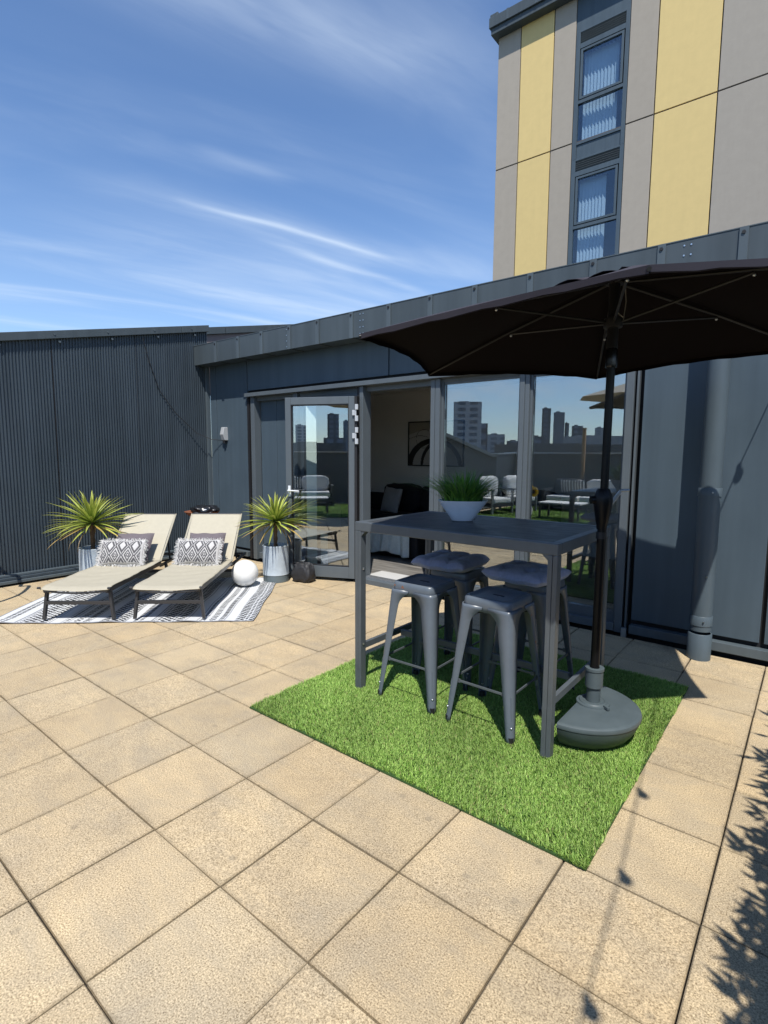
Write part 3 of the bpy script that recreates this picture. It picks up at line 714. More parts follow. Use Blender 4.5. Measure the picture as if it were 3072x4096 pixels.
def parasol_base():
    t = thing('parasol_weight', 'half round grey plastic parasol weight with upright tube beside the table leg', 'parasol weight', (2.852, 2.330, 0))
    def shell(prof, flat=0.0):
        b = MB(); n = 40; m = n+1; vs = []
        for (r, z, x0) in prof:
            for k in range(m):
                th = -PI/2+PI*k/n; vs.append((max(x0, x0+r*.99*math.cos(th)), r*.955*math.sin(th), z))
        fs = []
        for i in range(len(prof)-1):
            for k in range(n): fs.append((i*m+k, i*m+k+1, (i+1)*m+k+1, (i+1)*m+k))
            fs.append((i*m+m-1, i*m, (i+1)*m, (i+1)*m+m-1))
        fs.append(tuple(range(m-1, -1, -1))); o = (len(prof)-1)*m; fs.append(tuple(o+k for k in range(m)))
        return b.add(vs, fs)
    shell([(.205, .010, .004), (.238, .020, .002), (.270, .042, 0), (.297, .078, 0), (.314, .115, 0), (.321, .137, 0)]).build('shell', M_BASEPL, t, smooth=35)
    shell([(.319, .138, .004), (.319, .141, .004)]).build('seam', M_SEAL, t)
    shell([(.324, .1415, 0), (.326, .150, 0), (.322, .162, 0), (.312, .168, 0), (.302, .170, .004)]).build('lid', M_BASEPL, t, smooth=35)
    c = (.070, .036)
    MB().lathe([(.088,.170), (.086,.178), (.074,.180), (.070,.186), (.062,.187), (.056,.182), (.036,.182)], 32, c).build('flange', M_BASEPL, t, smooth=40)
    MB().lathe([(.0365,.18), (.0365,.262), (.033,.262)], 32, c).build('tube', M_BASEPL, t, smooth=40)
    MB().lathe([(.043,.262), (.046,.265), (.046,.355), (.050,.358), (.050,.372), (.042,.374), (.026,.372), (.026,.34)], 32, c).build('locking_collar', M_BASEPL, t, smooth=40)
    MB().obox((c[0]+.085, c[1]-.045, .182), (.8,-.6,0), (.6,.8,0), (0,0,1), .018, .008, .008).build('latch', M_BASEPL, t, bevel=.002)
parasol_base()

# ------------------------------------------------------------------ patterned fabrics
def rug_pattern(x, y, W):
    """x along the width of the stripes run across it, y along the length, metres"""
    white, black, grey = (.60, .615, .63), (.030, .032, .037), (.20, .21, .23)
    seq = [('g', .012), ('w', .060), ('d', .030), ('w', .018), ('d', .030), ('w', .085), ('g', .010), ('w', .014), ('l', .014), ('h', .235), ('l', .014), ('w', .014), ('g', .010), ('w', .095), ('g', .008), ('w', .012), ('d', .032), ('w', .016), ('g', .008),
           ('w', .022), ('v', .070), ('w', .022), ('g', .008), ('d', .032), ('w', .012), ('g', .008), ('w', .085), ('l', .014), ('h', .19), ('l', .014)]
    tot = sum(a for _, a in seq); q = (x % tot)
    for k, a in seq:
        if q < a: break
        q -= a
    if k == 'w': return white
    if k == 'g': return grey
    if k == 'l': return black if int(y/.014) % 2 else white
    if k == 'd': return black if (y/.040) % 1 < .68 and .05 < q/a < .97 else white
    if k == 'v': return black if (y/.046+.35*abs(q/a-.5)*2) % 1 < .50 and .06 < q/a < .94 else white
    if k == 'h':
        r = int(q/.034); f = (q/.034) % 1
        return black if ((y/.050)+(.5 if r % 2 else 0)+.22*f) % 1 < .62 and f > .12 else white
def rug():
    o = Vector((-1.838, .822, 0)); d = Vector((math.cos(math.radians(41.8)), math.sin(math.radians(41.8)), 0)); l = Vector((math.cos(math.radians(132)), math.sin(math.radians(132)), 0))
    W, Ln = 2.34, 1.70
    t = thing('rug', 'black and white striped woven outdoor rug under the two sun loungers', 'rug', o, math.radians(41.8))
    def f(u, v):
        x, y = u*W, v*Ln
        ed = math.exp(-(v*Ln/.10)**2)
        z = .009+.003*math.sin(x*9+y*4)*math.sin(y*6)+ed*(.007*max(0, math.sin(x*7.5+.6))+.004*math.sin(x*19))
        return (x+.006*math.sin(y*8), y+.008*math.sin(x*6)*ed, max(.006, z))
    b = MB().grid(f, 292, 150, lambda u, v: (.26,.27,.29) if v*Ln < .012 else rug_pattern(u*W, v*Ln, W))
    b.build('weave', M_RUG, t, smooth=180)
    bd = MB()
    for (p, q, n) in (((0,0), (1,0), 60), ((0,1), (1,1), 60), ((0,0), (0,1), 40), ((1,0), (1,1), 40)):
        bd.tube([Vector(f(p[0]+(q[0]-p[0])*k/n, p[1]+(q[1]-p[1])*k/n))-Vector((0,0,.002)) for k in range(n+1)], .0042, 6)
    bd.build('binding', mat('grey_binding', (.24,.25,.27), .9), t, smooth=60)
rug()

def lum_pattern(u, v):
    white, dark = (.50, .49, .48), (.085, .083, .088)
    if u < .05 or u > .95 or v < .05 or v > .95: return white if (int(u*60)+int(v*34)) % 2 else (.5, .49, .48)
    U, V = int(u*96)/96, int(v*52)/52
    a = abs(((U*3.6+.05) % 1)-.5)*2; c = abs(((V*1.25+.10) % 1)-.5)*2
    q = a+c
    if q < .12: return white
    if q < .28: return dark
    if q < .40: return white if int(U*96) % 2 or a < .12 else dark
    if q < .62: return dark
    if q < .80: return white
    if q < 1.05: return dark
    if q < 1.16: return white
    if q < 1.5: return dark
    return white
def pillow(parent, w, h, th, m, colfn=None, n=(40, 26), puff=.5):
    def f(u, v, s):
        a, b = 2*u-1, 2*v-1
        x = a*w/2*(1-.035*(1-b*b)*abs(a)); y = b*h/2*(1-.05*(1-a*a)*abs(b))
        e = max(0, (1-abs(a)**2.6)*(1-abs(b)**2.6))**puff
        return (x, s*th/2*e, y+.004*math.sin(7*a+3*b))
    b = MB(); b.grid(lambda u, v: f(u, v, -1), n[0], n[1], colfn)
    b.grid(lambda u, v: f(1-u, v, 1), n[0], n[1], (lambda u, v: colfn(1-u, v)) if colfn else None)
    return b
# ------------------------------------------------------------------ sun loungers
M_SLING = mat('cream_sling_mesh', (.43, .395, .305), .75, vary=.05, vscale=25, bump=.35, bscale=380)
BACK_A = math.radians(43); HINGE = (1.13, .312)
def make_lounger():
    t = thing('sun_lounger', '', 'sun lounger'); hw = .300
    def f(u, v):
        x = -.05+u*(HINGE[0]+.05); y = (2*v-1)*hw; sag = .016*(1-(2*v-1)**2)
        ends = min(1, u*5)
        front = -.016*(1-(2*v-1)**2)*max(0, 1-u*3.2)**2
        z = .318-.004*math.sin(PI*u)-sag*ends+front-.018*max(0, .06-u)/.06
        z += .0022*math.sin(x*34+2*math.sin(y*9))*math.sin(PI*u)*(1-.4*abs(2*v-1))+.002*math.sin(x*13+y*22)
        return (x, y, z)
    MB().grid(f, 60, 20).build('seat_sling', M_SLING, t, smooth=60, solid=.006)
    L = .69; ca, sa = math.cos(BACK_A), math.sin(BACK_A)
    def g(u, v):
        y = (2*v-1)*hw; s = u*L; n = -.014*(1-(2*v-1)**2)*math.sin(PI*min(1, u+.12))
        return (HINGE[0]+.012+s*ca-n*-sa*0+sa*(-n)*0+(-sa)*n*-1*0, y, HINGE[1]+s*sa+n)
    MB().grid(g, 20, 14).build('back_sling', M_SLING, t, smooth=60, solid=.006)
    for sy in (-1, 1):
        b = MB(); b.box(-.03, HINGE[0]+.05, sy*(hw-.028)-.0125, sy*(hw-.028)+.0125, .262, .300)
        b.build('side_rail', M_TAN, t, bevel=.003)
        p = Vector((HINGE[0]+.01, sy*(hw-.02), HINGE[1]-.012)); q = p+Vector((ca, 0, sa))*(L-.005)
        MB().tube([p, q], .0105, 8).build('back_rail', M_TAN, t, smooth=60)
        MB().tube([(-.055, sy*(hw-.005), .314), (-.055, sy*(hw+.020), .314)], .0105, 8).build('end_cap', M_TAN, t, smooth=60)
        for x in (.02, 1.30):
            top = (x, sy*(hw-.020), .272); ft = (x-.02 if x < .5 else x+.03, sy*(hw+.010), .012)
            MB().bar(top, ft, .024, .036, up=(1,0,0)).build('leg', M_TAN, t, bevel=.003)
        MB().box(HINGE[0]+.045, 1.90, sy*(hw-.028)-.011, sy*(hw-.028)+.011, .240, .270).build('rear_rail', M_TAN, t, bevel=.003)
        MB().bar((1.52, sy*(hw-.05), .262), (HINGE[0]+.33, sy*(hw-.05), HINGE[1]+.28), .012, .018, up=(0,1,0)).build('back_prop', M_TAN, t)
    for x in (.01, 1.315): MB().box(x-.014, x+.014, -hw+.002, hw-.002, .148, .180).build('crossbar', M_TAN, t, bevel=.003)
    MB().tube([(-.035, (2*k/10-1)*(hw-.02), .285-.022*(1-(2*k/10-1)**2)) for k in range(11)], .010, 8).build('foot_bar', M_TAN, t, smooth=60)
    MB().box(1.86, 1.89, -hw+.04, hw-.04, .242, .268).build('rear_crossbar', M_TAN, t, bevel=.003)
    tp = Vector((HINGE[0]+.012+L*ca, 0, HINGE[1]+L*sa))
    MB().tube([tp+Vector((0,-hw+.01,-.004)), tp+Vector((0,hw-.01,-.004))], .0105, 8).build('head_bar', M_TAN, t, smooth=60)
    return t
LG = [((-1.2855, 1.383, .010), 130.0, 'cream mesh sun lounger on the striped rug, nearest the corrugated wall'),
      ((-.690, 1.915, .010), 131.0, 'cream mesh sun lounger on the striped rug beside the white globe')]
lg0 = make_lounger()
for i, (p, a, lb) in enumerate(LG):
    g = lg0 if i == 0 else copy_tree(lg0)
    g.location = p; g.rotation_euler = (0, 0, math.radians(a)); tag(g, lb, 'sun lounger', 'sun loungers on the rug')
def place(o, lounger, u, v, z, tilt, yaw=0):
    """stand a pillow (wide along x, thin along y, tall along z) on a lounger"""
    p, a, _ = LG[lounger]; a = math.radians(a)
    M = Matrix.Translation(p) @ Matrix.Rotation(a, 4, 'Z') @ Matrix.Translation((u, v, z)) @ Matrix.Rotation(yaw, 4, 'Z') @ Matrix.Rotation(tilt, 4, 'Y') @ Matrix.Rotation(-PI/2, 4, 'Z')
    o.matrix_world = M
def pillows():
    for k, (lb1, lb2) in enumerate((('grey diamond patterned lumbar pillow with white fringe on the lounger by the corrugated wall', 'plain mauve grey cushion leaning on the lounger back by the corrugated wall'),
                                    ('grey diamond patterned lumbar pillow with white fringe on the lounger beside the globe', 'plain mauve grey cushion leaning on the lounger back beside the globe'))):
        t = thing('lumbar_pillow', lb1, 'pillow', group='patterned pillows on the loungers')
        w, h = .47, .275
        pillow(t, w, h, .13, M_PATT, lum_pattern, (96, 52), .5).build('pillow_cover', M_PATT, t, smooth=180)
        r = random.Random(4+k); b = MB()
        def strand(x, z, dx, dz):
            L = r.uniform(.022, .042); a = r.gauss(0, .5); ex, ez = dx*math.cos(a)-dz*math.sin(a), dx*math.sin(a)+dz*math.cos(a)
            y = r.gauss(0, .006); p = Vector((x, y, z)); q = p+Vector((ex*L*.5, r.gauss(0, .008), ez*L*.5)); e = q+Vector((ex*L*.5, r.gauss(0, .012), ez*L*.5-.006))
            b.tube([p, q, e], [.0034, .0032, .0022], 4)
        for j in range(110):
            x = -w/2+w*j/109; strand(x, h/2*.94, 0, 1); strand(x, -h/2*.94, 0, -1)
        for j in range(70):
            z = -h/2+h*j/69; strand(w/2*.96, z, 1, 0); strand(-w/2*.96, z, -1, 0)
        b.build('fringe', M_FRINGE, t, smooth=60)
        place(t, k, (.965, .985)[k], (.045, .03)[k], .318+h/2*.93-.006, math.radians(28), (.03, -.04)[k])
        t2 = thing('cushion', lb2, 'cushion', group='plain cushions on the loungers')
        pillow(t2, .40, .36, .12, M_PILG, None, (30, 28), .55).build('cushion_cover', M_PILG, t2, smooth=180)
        place(t2, k, (1.125, 1.135)[k], (.00, -.01)[k], .318+.155, math.radians(40), (.02, .02)[k])
pillows()

# ------------------------------------------------------------------ potted palms, globe, bag, fire bowl
def dracaena(label, loc, seed, scale, tz, R):
    t = thing('potted_plant', label, 'plant', loc, group='spiky plants in zinc pots'); r = random.Random(seed)
    pr, H = .150, .435
    MB().lathe([(0,.0), (pr-.004,.0), (pr,.004), (pr,.082), (pr-.002,.084)], 40).build('pot_foot', M_POTB, t, smooth=40)
    MB().lathe([(pr+.001,.085), (pr+.005,.089), (pr+.003,.095), (pr+.003,.20), (pr+.005,.34), (pr+.004,H-.012), (pr+.006,H-.006), (pr+.004,H), (pr-.010,H), (pr-.014,H-.008), (pr-.016,H-.06), (0,H-.06)], 40).build('pot', M_POT, t, smooth=40)
    MB().lathe([(0,H-.052), (pr-.017,H-.056)], 30).build('soil', M_SOIL, t)
    tz_ = tz; ks = 8
    MB().tube([(.004*math.sin(k*1.7), .004*math.cos(k*2.1), H-.06+(tz_-H+.09)*k/ks) for k in range(ks+1)], [.024+.003*math.sin(k*2.7) for k in range(ks+1)], 10).build('trunk', M_BARK, t, smooth=50)
    b = MB()
    def leaf(el, az, L, w, droop, col1, col2, z0):
        d = Vector((math.cos(az), math.sin(az), 0)); side = Vector((-d.y, d.x, 0)); n = 8; rows = []
        p = Vector((0, 0, z0))+d*.012; e = el
        for j in range(n+1):
            tt = j/n; ww = w*(min(1, .45+tt*3.0))*(1-max(0, (tt-.45)/.55)**1.7*.97)
            dirv = d*math.cos(e)+Vector((0,0,1))*math.sin(e); up = -d*math.sin(e)+Vector((0,0,1))*math.cos(e)
            rows.append((p.copy(), ww, up)); p = p+dirv*L/n; e -= droop/n*(.3+1.4*tt)
        vs = []
        for q, ww, up in rows: vs += [q-side*ww+up*ww*.45, q, q+side*ww+up*ww*.45]
        o = len(b.v); b.v.extend([tuple(q) for q in vs])
        for j in range(n):
            tt = j/n; c = tuple(np.array(col1)*(1-tt)+np.array(col2)*tt); ce = tuple(np.array(c)*1.25)
            i = o+3*j; b.f.extend([(i, i+1, i+4, i+3), (i+1, i+2, i+5, i+4)]); b.c.extend([c, ce])
    N = 112; ga = 2.39996
    for k in range(N):
        q = k/N; el = math.radians(82-98*q**.72+r.gauss(0, 7)); az = k*ga+r.gauss(0, .15)
        L = R*(.72+.36*min(1, q*1.3))*r.uniform(.78, 1.14)
        g = r.random()
        c1 = np.array((.19, .27, .04))*(.7+.6*g); c2 = np.array((.46, .48, .11))*(.7+.5*g)
        if q > .86 and r.random() < .45: c1, c2 = np.array((.36, .26, .05)), np.array((.40, .27, .10))
        leaf(el, az, L, r.uniform(.0105, .0155)*scale, math.radians(r.uniform(8, 42)), c1, c2, tz+.05*(1-q)-.01)
    for k in range(5):   # dry hanging leaves
        leaf(math.radians(-20), r.uniform(0, 6.28), R*.75, .007, math.radians(85), (.30, .20, .09), (.34, .24, .12), tz-.03)
    b.build('foliage', M_LEAF, t)
dracaena('spiky green plant in a zinc pot behind the sun lounger by the corrugated wall', (-2.60, 2.075, 0), 3, 1.05, .70, .50)
dracaena('yellow green spiky plant in a zinc pot beside the open glass door', (-1.165, 3.545, 0), 8, 1.05, .70, .46)

gl = thing('globe_light', 'white plastic globe lamp resting on the rug beside the lounger', 'globe lamp', (-1.205, 3.125, .158))
MB().lathe([(.150*math.sin(PI*k/28), -.150*math.cos(PI*k/28)) for k in range(29)], 40).build('globe', M_GLOBE, gl, smooth=180).rotation_euler = (.3, .5, 0)
MB().lathe([(.1503, -.0035), (.1513, 0), (.1503, .0035)], 48).build('seam', M_GLOBE, gl, smooth=180).rotation_euler = (PI/2-.1, 0, .15)
MB().lathe([(0,-.1535), (.045,-.1535), (.05,-.1475), (.045,-.140)], 24).build('base_cap', mat('grey_cap', (.35,.35,.34), .5), gl, smooth=50)

def noise3(x, y, z, s=0):
    return math.sin(x*3.1+y*1.7+s)*math.sin(y*2.9-z*2.3+s*1.3)+.5*math.sin(z*5.3+x*4.1+s*2.1)*math.sin(y*6.1+x*2.2)
def lump(name, m, parent, sx, sy, sz, seed, amp=.08, sq=.6, nu=36, nv=22, pinch=0.0):
    b = MB()
    def f(u, v):
        th = 2*PI*u; ph = PI*(v-.5); c, s_ = math.cos(th), math.sin(th); k = lambda q: math.copysign(abs(q)**sq, q)
        x, y, z = k(c)*k(math.cos(ph)), k(s_)*k(math.cos(ph)), k(math.sin(ph))
        n = 1+amp*noise3(x*2.2, y*2.2, z*2.2, seed)
        pz = 1-pinch*max(0, z)
        return (x*sx*n*pz, y*sy*n*pz, max(-sz, z*sz*n)+sz)
    b.grid(f, nu, nv); return b.build(name, m, parent, smooth=180)
bg = thing('black_sack', 'crumpled black fabric storage bag slumped between the zinc pot and the glass door', 'bag', (-.875, 3.72, .002), .2)
lump('bag_body', M_SACK, bg, .135, .085, .115, 2.0, .06, .42, 60, 40, .30)
MB().tube([(-.09,-.05,.20), (-.11,-.07,.215), (-.10,-.06,.235)], .006, 6).build('drawstring', M_SEAL, bg)

fb = thing('fire_bowl', 'rusty steel fire bowl on legs in the corner by the end panels', 'fire bowl', (-2.625, 3.50, .0))
MB().lathe([(0,.63), (.06,.632), (.13,.655), (.19,.695), (.222,.728), (.228,.732), (.218,.730), (.185,.703), (.12,.665), (0,.645)], 40).build('bowl', M_RUSTB, fb, smooth=50)
for k in range(3):
    a = 2*PI*k/3+.3; MB().tube([(.10*math.cos(a), .10*math.sin(a), .65), (.20*math.cos(a), .20*math.sin(a), .004)], .011, 8).build('leg', M_RUSTB, fb, smooth=50)
sk = thing('polythene_bag', 'shiny black polythene bag with a white tag lying in the fire bowl', 'bag', (-2.600, 3.53, .685), .8)
lump('bag_body', M_BIN, sk, .175, .10, .062, 5.0, .16, .75, 44, 24, .1)
MB().add([(.00,-.098,.052), (.042,-.096,.050), (.042,-.088,.083), (.0,-.090,.085)], [(0,1,2,3)]).build('paper_tag', M_WHITE, sk, solid=.001)

# ------------------------------------------------------------------ corrugated wall
SLOPE = .211
def wall_top(y): return max(1.52, 3.362+SLOPE*(y-4.1))
def corr_wall():
    t = thing('corrugated_wall', 'dark blue grey corrugated metal wall with a sloping coping at the left', 'wall')
    X = -3.385; pitch = .0335; b = MB(); y = -5.0; prof = []
    while y < 4.12:
        for dy, d in ((0, 0), (.40, 0), (.50, .013), (.90, .013)): prof.append((y+dy*pitch, X+d))
        y += pitch
    vs = []
    for (yy, xx) in prof: vs += [(xx, yy, .115), (xx, yy, wall_top(yy)-.07)]
    b.add(vs, [(2*i, 2*i+1, 2*i+3, 2*i+2) for i in range(len(prof)-1)]); b.build('ribbed_cladding', M_CORR, t)
    ys = [4.155, -4.63, -5.0]
    bk = MB()
    for a, c in zip(ys[:-1], ys[1:]):
        bk.add([(X-.30, a, -.2), (X-.02, a, -.2), (X-.02, a, wall_top(a)-.06), (X-.30, a, wall_top(a)-.06), (X-.30, c, -.2), (X-.02, c, -.2), (X-.02, c, wall_top(c)-.06), (X-.30, c, wall_top(c)-.06)],
               [(0,1,2,3), (7,6,5,4), (0,4,5,1), (1,5,6,2), (2,6,7,3), (3,7,4,0)])
    bk.build('wall_core', M_DARK, t)
    for sm in (4.07-3*1.017*k for k in ()): pass
    for yy in (-.995, .02, 1.035, 2.045, 3.06):
        MB().box(X+.002, X+.0155, yy-.0025, yy+.0025, .115, wall_top(yy)-.071).build('seam', M_SEAL, t)
    # coping lengths
    cuts = [4.16, 3.72, 1.3, -1.0, -3.24, -4.63, -5.0]
    for a, c in zip(cuts[:-1], cuts[1:]):
        e = .003; A, Bv = wall_top(a-e), wall_top(c+e); cp = MB()
        cp.add([(X-.33, a-e, A-.085), (X+.055, a-e, A-.085), (X+.055, a-e, A+.008), (X-.33, a-e, A+.03), (X-.33, c+e, Bv-.085), (X+.055, c+e, Bv-.085), (X+.055, c+e, Bv+.008), (X-.33, c+e, Bv+.03)],
               [(0,1,2,3), (7,6,5,4), (0,4,5,1), (1,5,6,2), (2,6,7,3), (3,7,4,0)])
        o = cp.build('coping', M_FASC, t, bevel=.004)
        k = c+.15; bo = MB()
        while k < a-.05:
            z = wall_top(k)-.035; bo.tube([(X+.054, k, z), (X+.062, k, z)], .011, 8); bo.tube([(X+.02, k+.06, z-.075), (X+.045, k+.06, z-.075)], .014, 8); k += .62
        if bo.v: bo.build('fixing', M_TRIM, o)
    MB().box(X+.014, X+.075, -5, 4.09, .092, .118).build('drip_flashing', M_TRIM, t, bevel=.004)
    MB().box(X+.016, X+.120, -5, 4.09, .060, .0905).build('flashing_shelf', M_CORR, t, bevel=.004)
    MB().box(X+.05, X+.155, -5, 4.09, .026, .0585).build('base_rail', M_TRIM, t, bevel=.004)
    k = MB(); yy = -1.0
    while yy < 4: k.tube([(X+.052, yy, .119), (X+.052, yy, .124)], .010, 8); yy += .40
    k.build('base_fixing', M_STEEL, t)
    MB().box(X-.02, X+.045, 4.092, 4.150, .03, 2.8).build('corner_trim', M_TRIM, t, bevel=.002)
corr_wall()
def setback():
    t = thing('set_back_roof_edge', 'brown grey upper wall with dark sloping coping set back beyond the corrugated wall', 'wall')
    X = -4.2; a, c = 4.3, 10.0; T = lambda y: 3.57+.21*(y-4.72)
    MB().add([(X-.3, a, 2.5), (X, a, 2.5), (X, a, T(a)-.10), (X-.3, a, T(a)-.10), (X-.3, c, 2.5), (X, c, 2.5), (X, c, T(c)-.10), (X-.3, c, T(c)-.10)], [(0,1,2,3), (7,6,5,4), (0,4,5,1), (1,5,6,2), (2,6,7,3), (3,7,4,0)]).build('wall_face', M_BROWNW, t)
    for a, c in ((4.3, 5.02), (5.03, 6.2), (6.21, 10.0)):
        MB().add([(X-.34, a, T(a)-.115), (X+.04, a, T(a)-.115), (X+.04, a, T(a)), (X-.34, a, T(a)+.02), (X-.34, c, T(c)-.115), (X+.04, c, T(c)-.115), (X+.04, c, T(c)), (X-.34, c, T(c)+.02)], [(0,1,2,3), (7,6,5,4), (0,4,5,1), (1,5,6,2), (2,6,7,3), (3,7,4,0)]).build('coping', M_FASC, t, bevel=.004)
setback()

# ------------------------------------------------------------------ pavilion with the glazed front
YF = 4.15           # cladding face
def frame_rect(x0, x1, z0, z1, y0, y1, w, wt=None, wb=None):
    wt = wt or w; wb = wb or w; b = MB()
    b.box(x0, x0+w, y0, y1, z0, z1); b.box(x1-w, x1, y0, y1, z0, z1)
    b.box(x0+w+.0005, x1-w-.0005, y0+.0007, y1-.0007, z1-wt, z1); b.box(x0+w+.0005, x1-w-.0005, y0+.0007, y1-.0007, z0, z0+wb)
    return b
def pavilion():
    t = thing('glazed_pavilion', 'dark grey panelled rooftop room with glass doors and deep metal eaves', 'building')
    P = lambda b, n, m, **k: b.build(n, m, t, **k)
    SOF = 2.775
    # eaves
    seams = [-3.30, -2.812, -2.30, -1.807, -1.277, -.789, -.261, .261, .773, 1.264, 1.797, 2.32, 2.81, 3.314, 3.85, 4.4, 8.2]
    YE = 3.925; TOP = 3.045
    first = -3.41
    P(MB().box(first, 8.2, YE+.006, 14.2, SOF+.02, TOP-.01), 'roof', M_DARK)
    xs = [first]+seams[1:]
    for a, c in zip(xs[:-1], xs[1:]):
        o = P(MB().box(a+.0012, c-.0012, YE, YE+.005, SOF, TOP), 'fascia_panel', M_FASC)
    for a in seams[1:-1]:
        s = P(MB().box(a-.052, a+.002, YE-.012, YE-.0005, SOF-.004, TOP+.006), 'joint_cover', M_TRIM, bevel=.001)
        MB().tube([(a-.026, YE-.019, TOP-.030), (a-.026, YE-.012, TOP-.030)], .012, 10).build('fixing', M_SEAL, s)
    P(MB().box(first, 8.2, YE-.004, YE+.30, TOP+.001, TOP+.008), 'roof_trim', M_TRIM)
    rv = MB()
    for a in (-.138, -1.33, 2.954):
        for dx in (-.022, .022):
            for k in range(4): rv.tube([(a+dx, YE-.004, SOF+.03+k*.068), (a+dx, YE, SOF+.03+k*.068)], .006, 8)
    P(rv, 'rivet_strip', M_STEEL)
    P(MB().box(first, 8.2, YE+.006, 4.35, SOF+.002, SOF+.012), 'soffit', M_CLAD)
    for a in seams[1:-1]: P(MB().box(a-.05, a, YE+.01, 4.14, SOF-.006, SOF+.001), 'soffit_strip', M_FASC)
    # upper panels
    UZ0, UZ1 = 2.372, SOF+.001
    P(MB().box(-3.345, 8.2, YF+.03, YF+.10, 2.29, SOF+.015), 'backing_wall', M_DARK)
    for a, c in ((-2.438, .050), (.066, 2.575), ): P(MB().box(a, c, YF, YF+.028, UZ0, UZ1), 'upper_panel', M_CLAD, bevel=.003)
    # end panels by the corner
    P(MB().box(-3.345, -2.44, YF+.03, YF+.12, -.05, 2.29), 'backing_wall', M_DARK)
    for a, c in ((-3.340, -3.196), (-3.180, -2.455)): P(MB().box(a, c, YF, YF+.028, .150, UZ1), 'end_panel', M_CLAD, bevel=.003)
    P(MB().box(-3.34, -2.46, YF-.045, YF+.03, .040, .112), 'base_rail', M_TRIM, bevel=.004)
    # head trim over the glazing
    P(MB().box(-2.452, 2.60, YF-.055, YF+.06, 2.283, 2.333), 'head_trim', M_FRAME, bevel=.003)
    P(MB().box(-2.452, 2.60, YF+.045, YF+.16, 2.225, 2.2825), 'head_frame', M_FRAME)
    # left fixed bay: jamb posts + recessed panel
    P(MB().box(-2.448, -2.405, YF-.01, YF+.11, .02, 2.282), 'jamb', M_SEAL)
    P(MB().box(-2.370, -2.290, YF-.012, YF+.10, .02, 2.282), 'jamb', M_FRAME, bevel=.003)
    P(MB().box(-2.285, -1.955, YF+.10, YF+.13, .12, 2.26), 'recessed_panel', M_CLAD, bevel=.002)
    P(MB().box(-1.947, -1.51, YF+.10, YF+.13, .12, 2.26), 'recessed_panel', M_CLAD, bevel=.002)
    P(MB().box(-2.285, -1.51, YF+.02, YF+.099, .035, .118), 'bay_sill', M_FRAME, bevel=.003)
    P(MB().box(-1.505, -1.43, YF-.005, YF+.12, .02, 2.282), 'jamb', M_FRAME, bevel=.003)
    # glass bay behind the leaf
    pn = P(frame_rect(-1.428, -.40, .03, 2.224, YF+.05, YF+.11, .06), 'side_light_frame', M_FRAME)
    P(MB().box(-.398, -.355, YF-.01, YF+.12, .02, 2.282), 'jamb', M_SEAL)
    P(MB().box(-.352, -.300, YF-.02, YF+.12, .02, 2.282), 'jamb', M_FRAME, bevel=.003)
    # right jamb of the doorway, fixed windows
    P(MB().box(.622, .672, YF-.012, YF+.11, .02, 2.282), 'jamb', M_FRAME, bevel=.003)
    P(MB().box(.677, .732, YF-.010, YF+.11, .02, 2.282), 'jamb', M_FRAME, bevel=.003)
    for a, c in ((.7325, 1.602), (1.694, 2.531)):
        w = P(frame_rect(a, c, .100, 2.282, YF+.030, YF+.100, .020, .03, .085), 'window', M_FRAME)
        MB().box(a+.021, c-.021, YF+.062, YF+.068, .186, 2.251).build('pane', M_GLASS, w)
    P(MB().box(1.603, 1.650, YF-.006, YF+.11, .10, 2.282), 'mullion', M_FRAME, bevel=.003)
    P(MB().box(1.6505, 1.693, YF+.004, YF+.11, .10, 2.282), 'mullion', M_FRAME, bevel=.003)
    P(MB().box(2.532, 2.592, YF-.010, YF+.11, .02, 2.282), 'jamb', M_FRAME, bevel=.003)
    P(MB().box(.7325, 2.531, YF-.020, YF+.10, .030, .098), 'window_sill', M_FRAME, bevel=.003)
    P(MB().box(2.593, 2.655, YF+.06, YF+.10, -.02, SOF), 'shadow_gap', M_DARK)
    P(MB().box(2.612, 2.628, YF+.0, YF+.06, .03, SOF), 'gap_strip', M_FRAME)
    MBk = MB().box(2.600, 2.64, YF-.045, YF-.01, .0, .075); P(MBk, 'bracket', M_ALU, bevel=.002)
    # right wall panels
    P(MB().box(2.656, 8.2, YF+.03, YF+.12, -.05, SOF), 'backing_wall', M_DARK)
    for a, c in ((2.664, 3.545), (3.575, 4.45), (4.475, 5.35), (5.375, 8.2)):
        P(MB().box(a, c, YF, YF+.028, .150, UZ1), 'wall_panel', M_CLAD, bevel=.003)
    P(MB().box(2.66, 8.2, YF-.045, YF+.03, .040, .112), 'base_rail', M_TRIM, bevel=.004)
    # door threshold
    P(MB().box(-.30, .622, YF-.05, YF+.02, .0, .055), 'threshold_step', M_FRAME, bevel=.002)
    P(MB().box(-.30, .622, YF+.0205, YF+.11, .0, .072), 'threshold_track', M_ALU, bevel=.002)
    P(MB().box(-.352, .672, YF+.1105, YF+.40, .0, .065), 'threshold_board', M_SILL, bevel=.003)
    # room
    P(MB().box(-3.3, 4.2, YF+.4005, 7.3, -.02, .045), 'floor', M_FLOOR)
    P(MB().box(-3.3, -.3525, YF+.12, YF+.40, -.02, .045), 'floor', M_FLOOR); P(MB().box(.6725, 4.2, YF+.12, YF+.40, -.02, .045), 'floor', M_FLOOR)
    P(MB().box(-3.4, 4.3, 7.3, 7.4, -.02, 2.7), 'rear_wall', M_WALLIN)
    P(MB().box(-3.4, -3.3, YF+.121, 7.299, -.02, 2.7), 'side_wall', M_WALLIN); P(MB().box(4.2, 4.3, YF+.121, 7.299, -.02, 2.7), 'side_wall', M_WALLIN)
    P(MB().box(-3.3, 4.2, YF+.121, 7.299, 2.60, 2.70), 'ceiling', M_CEIL)
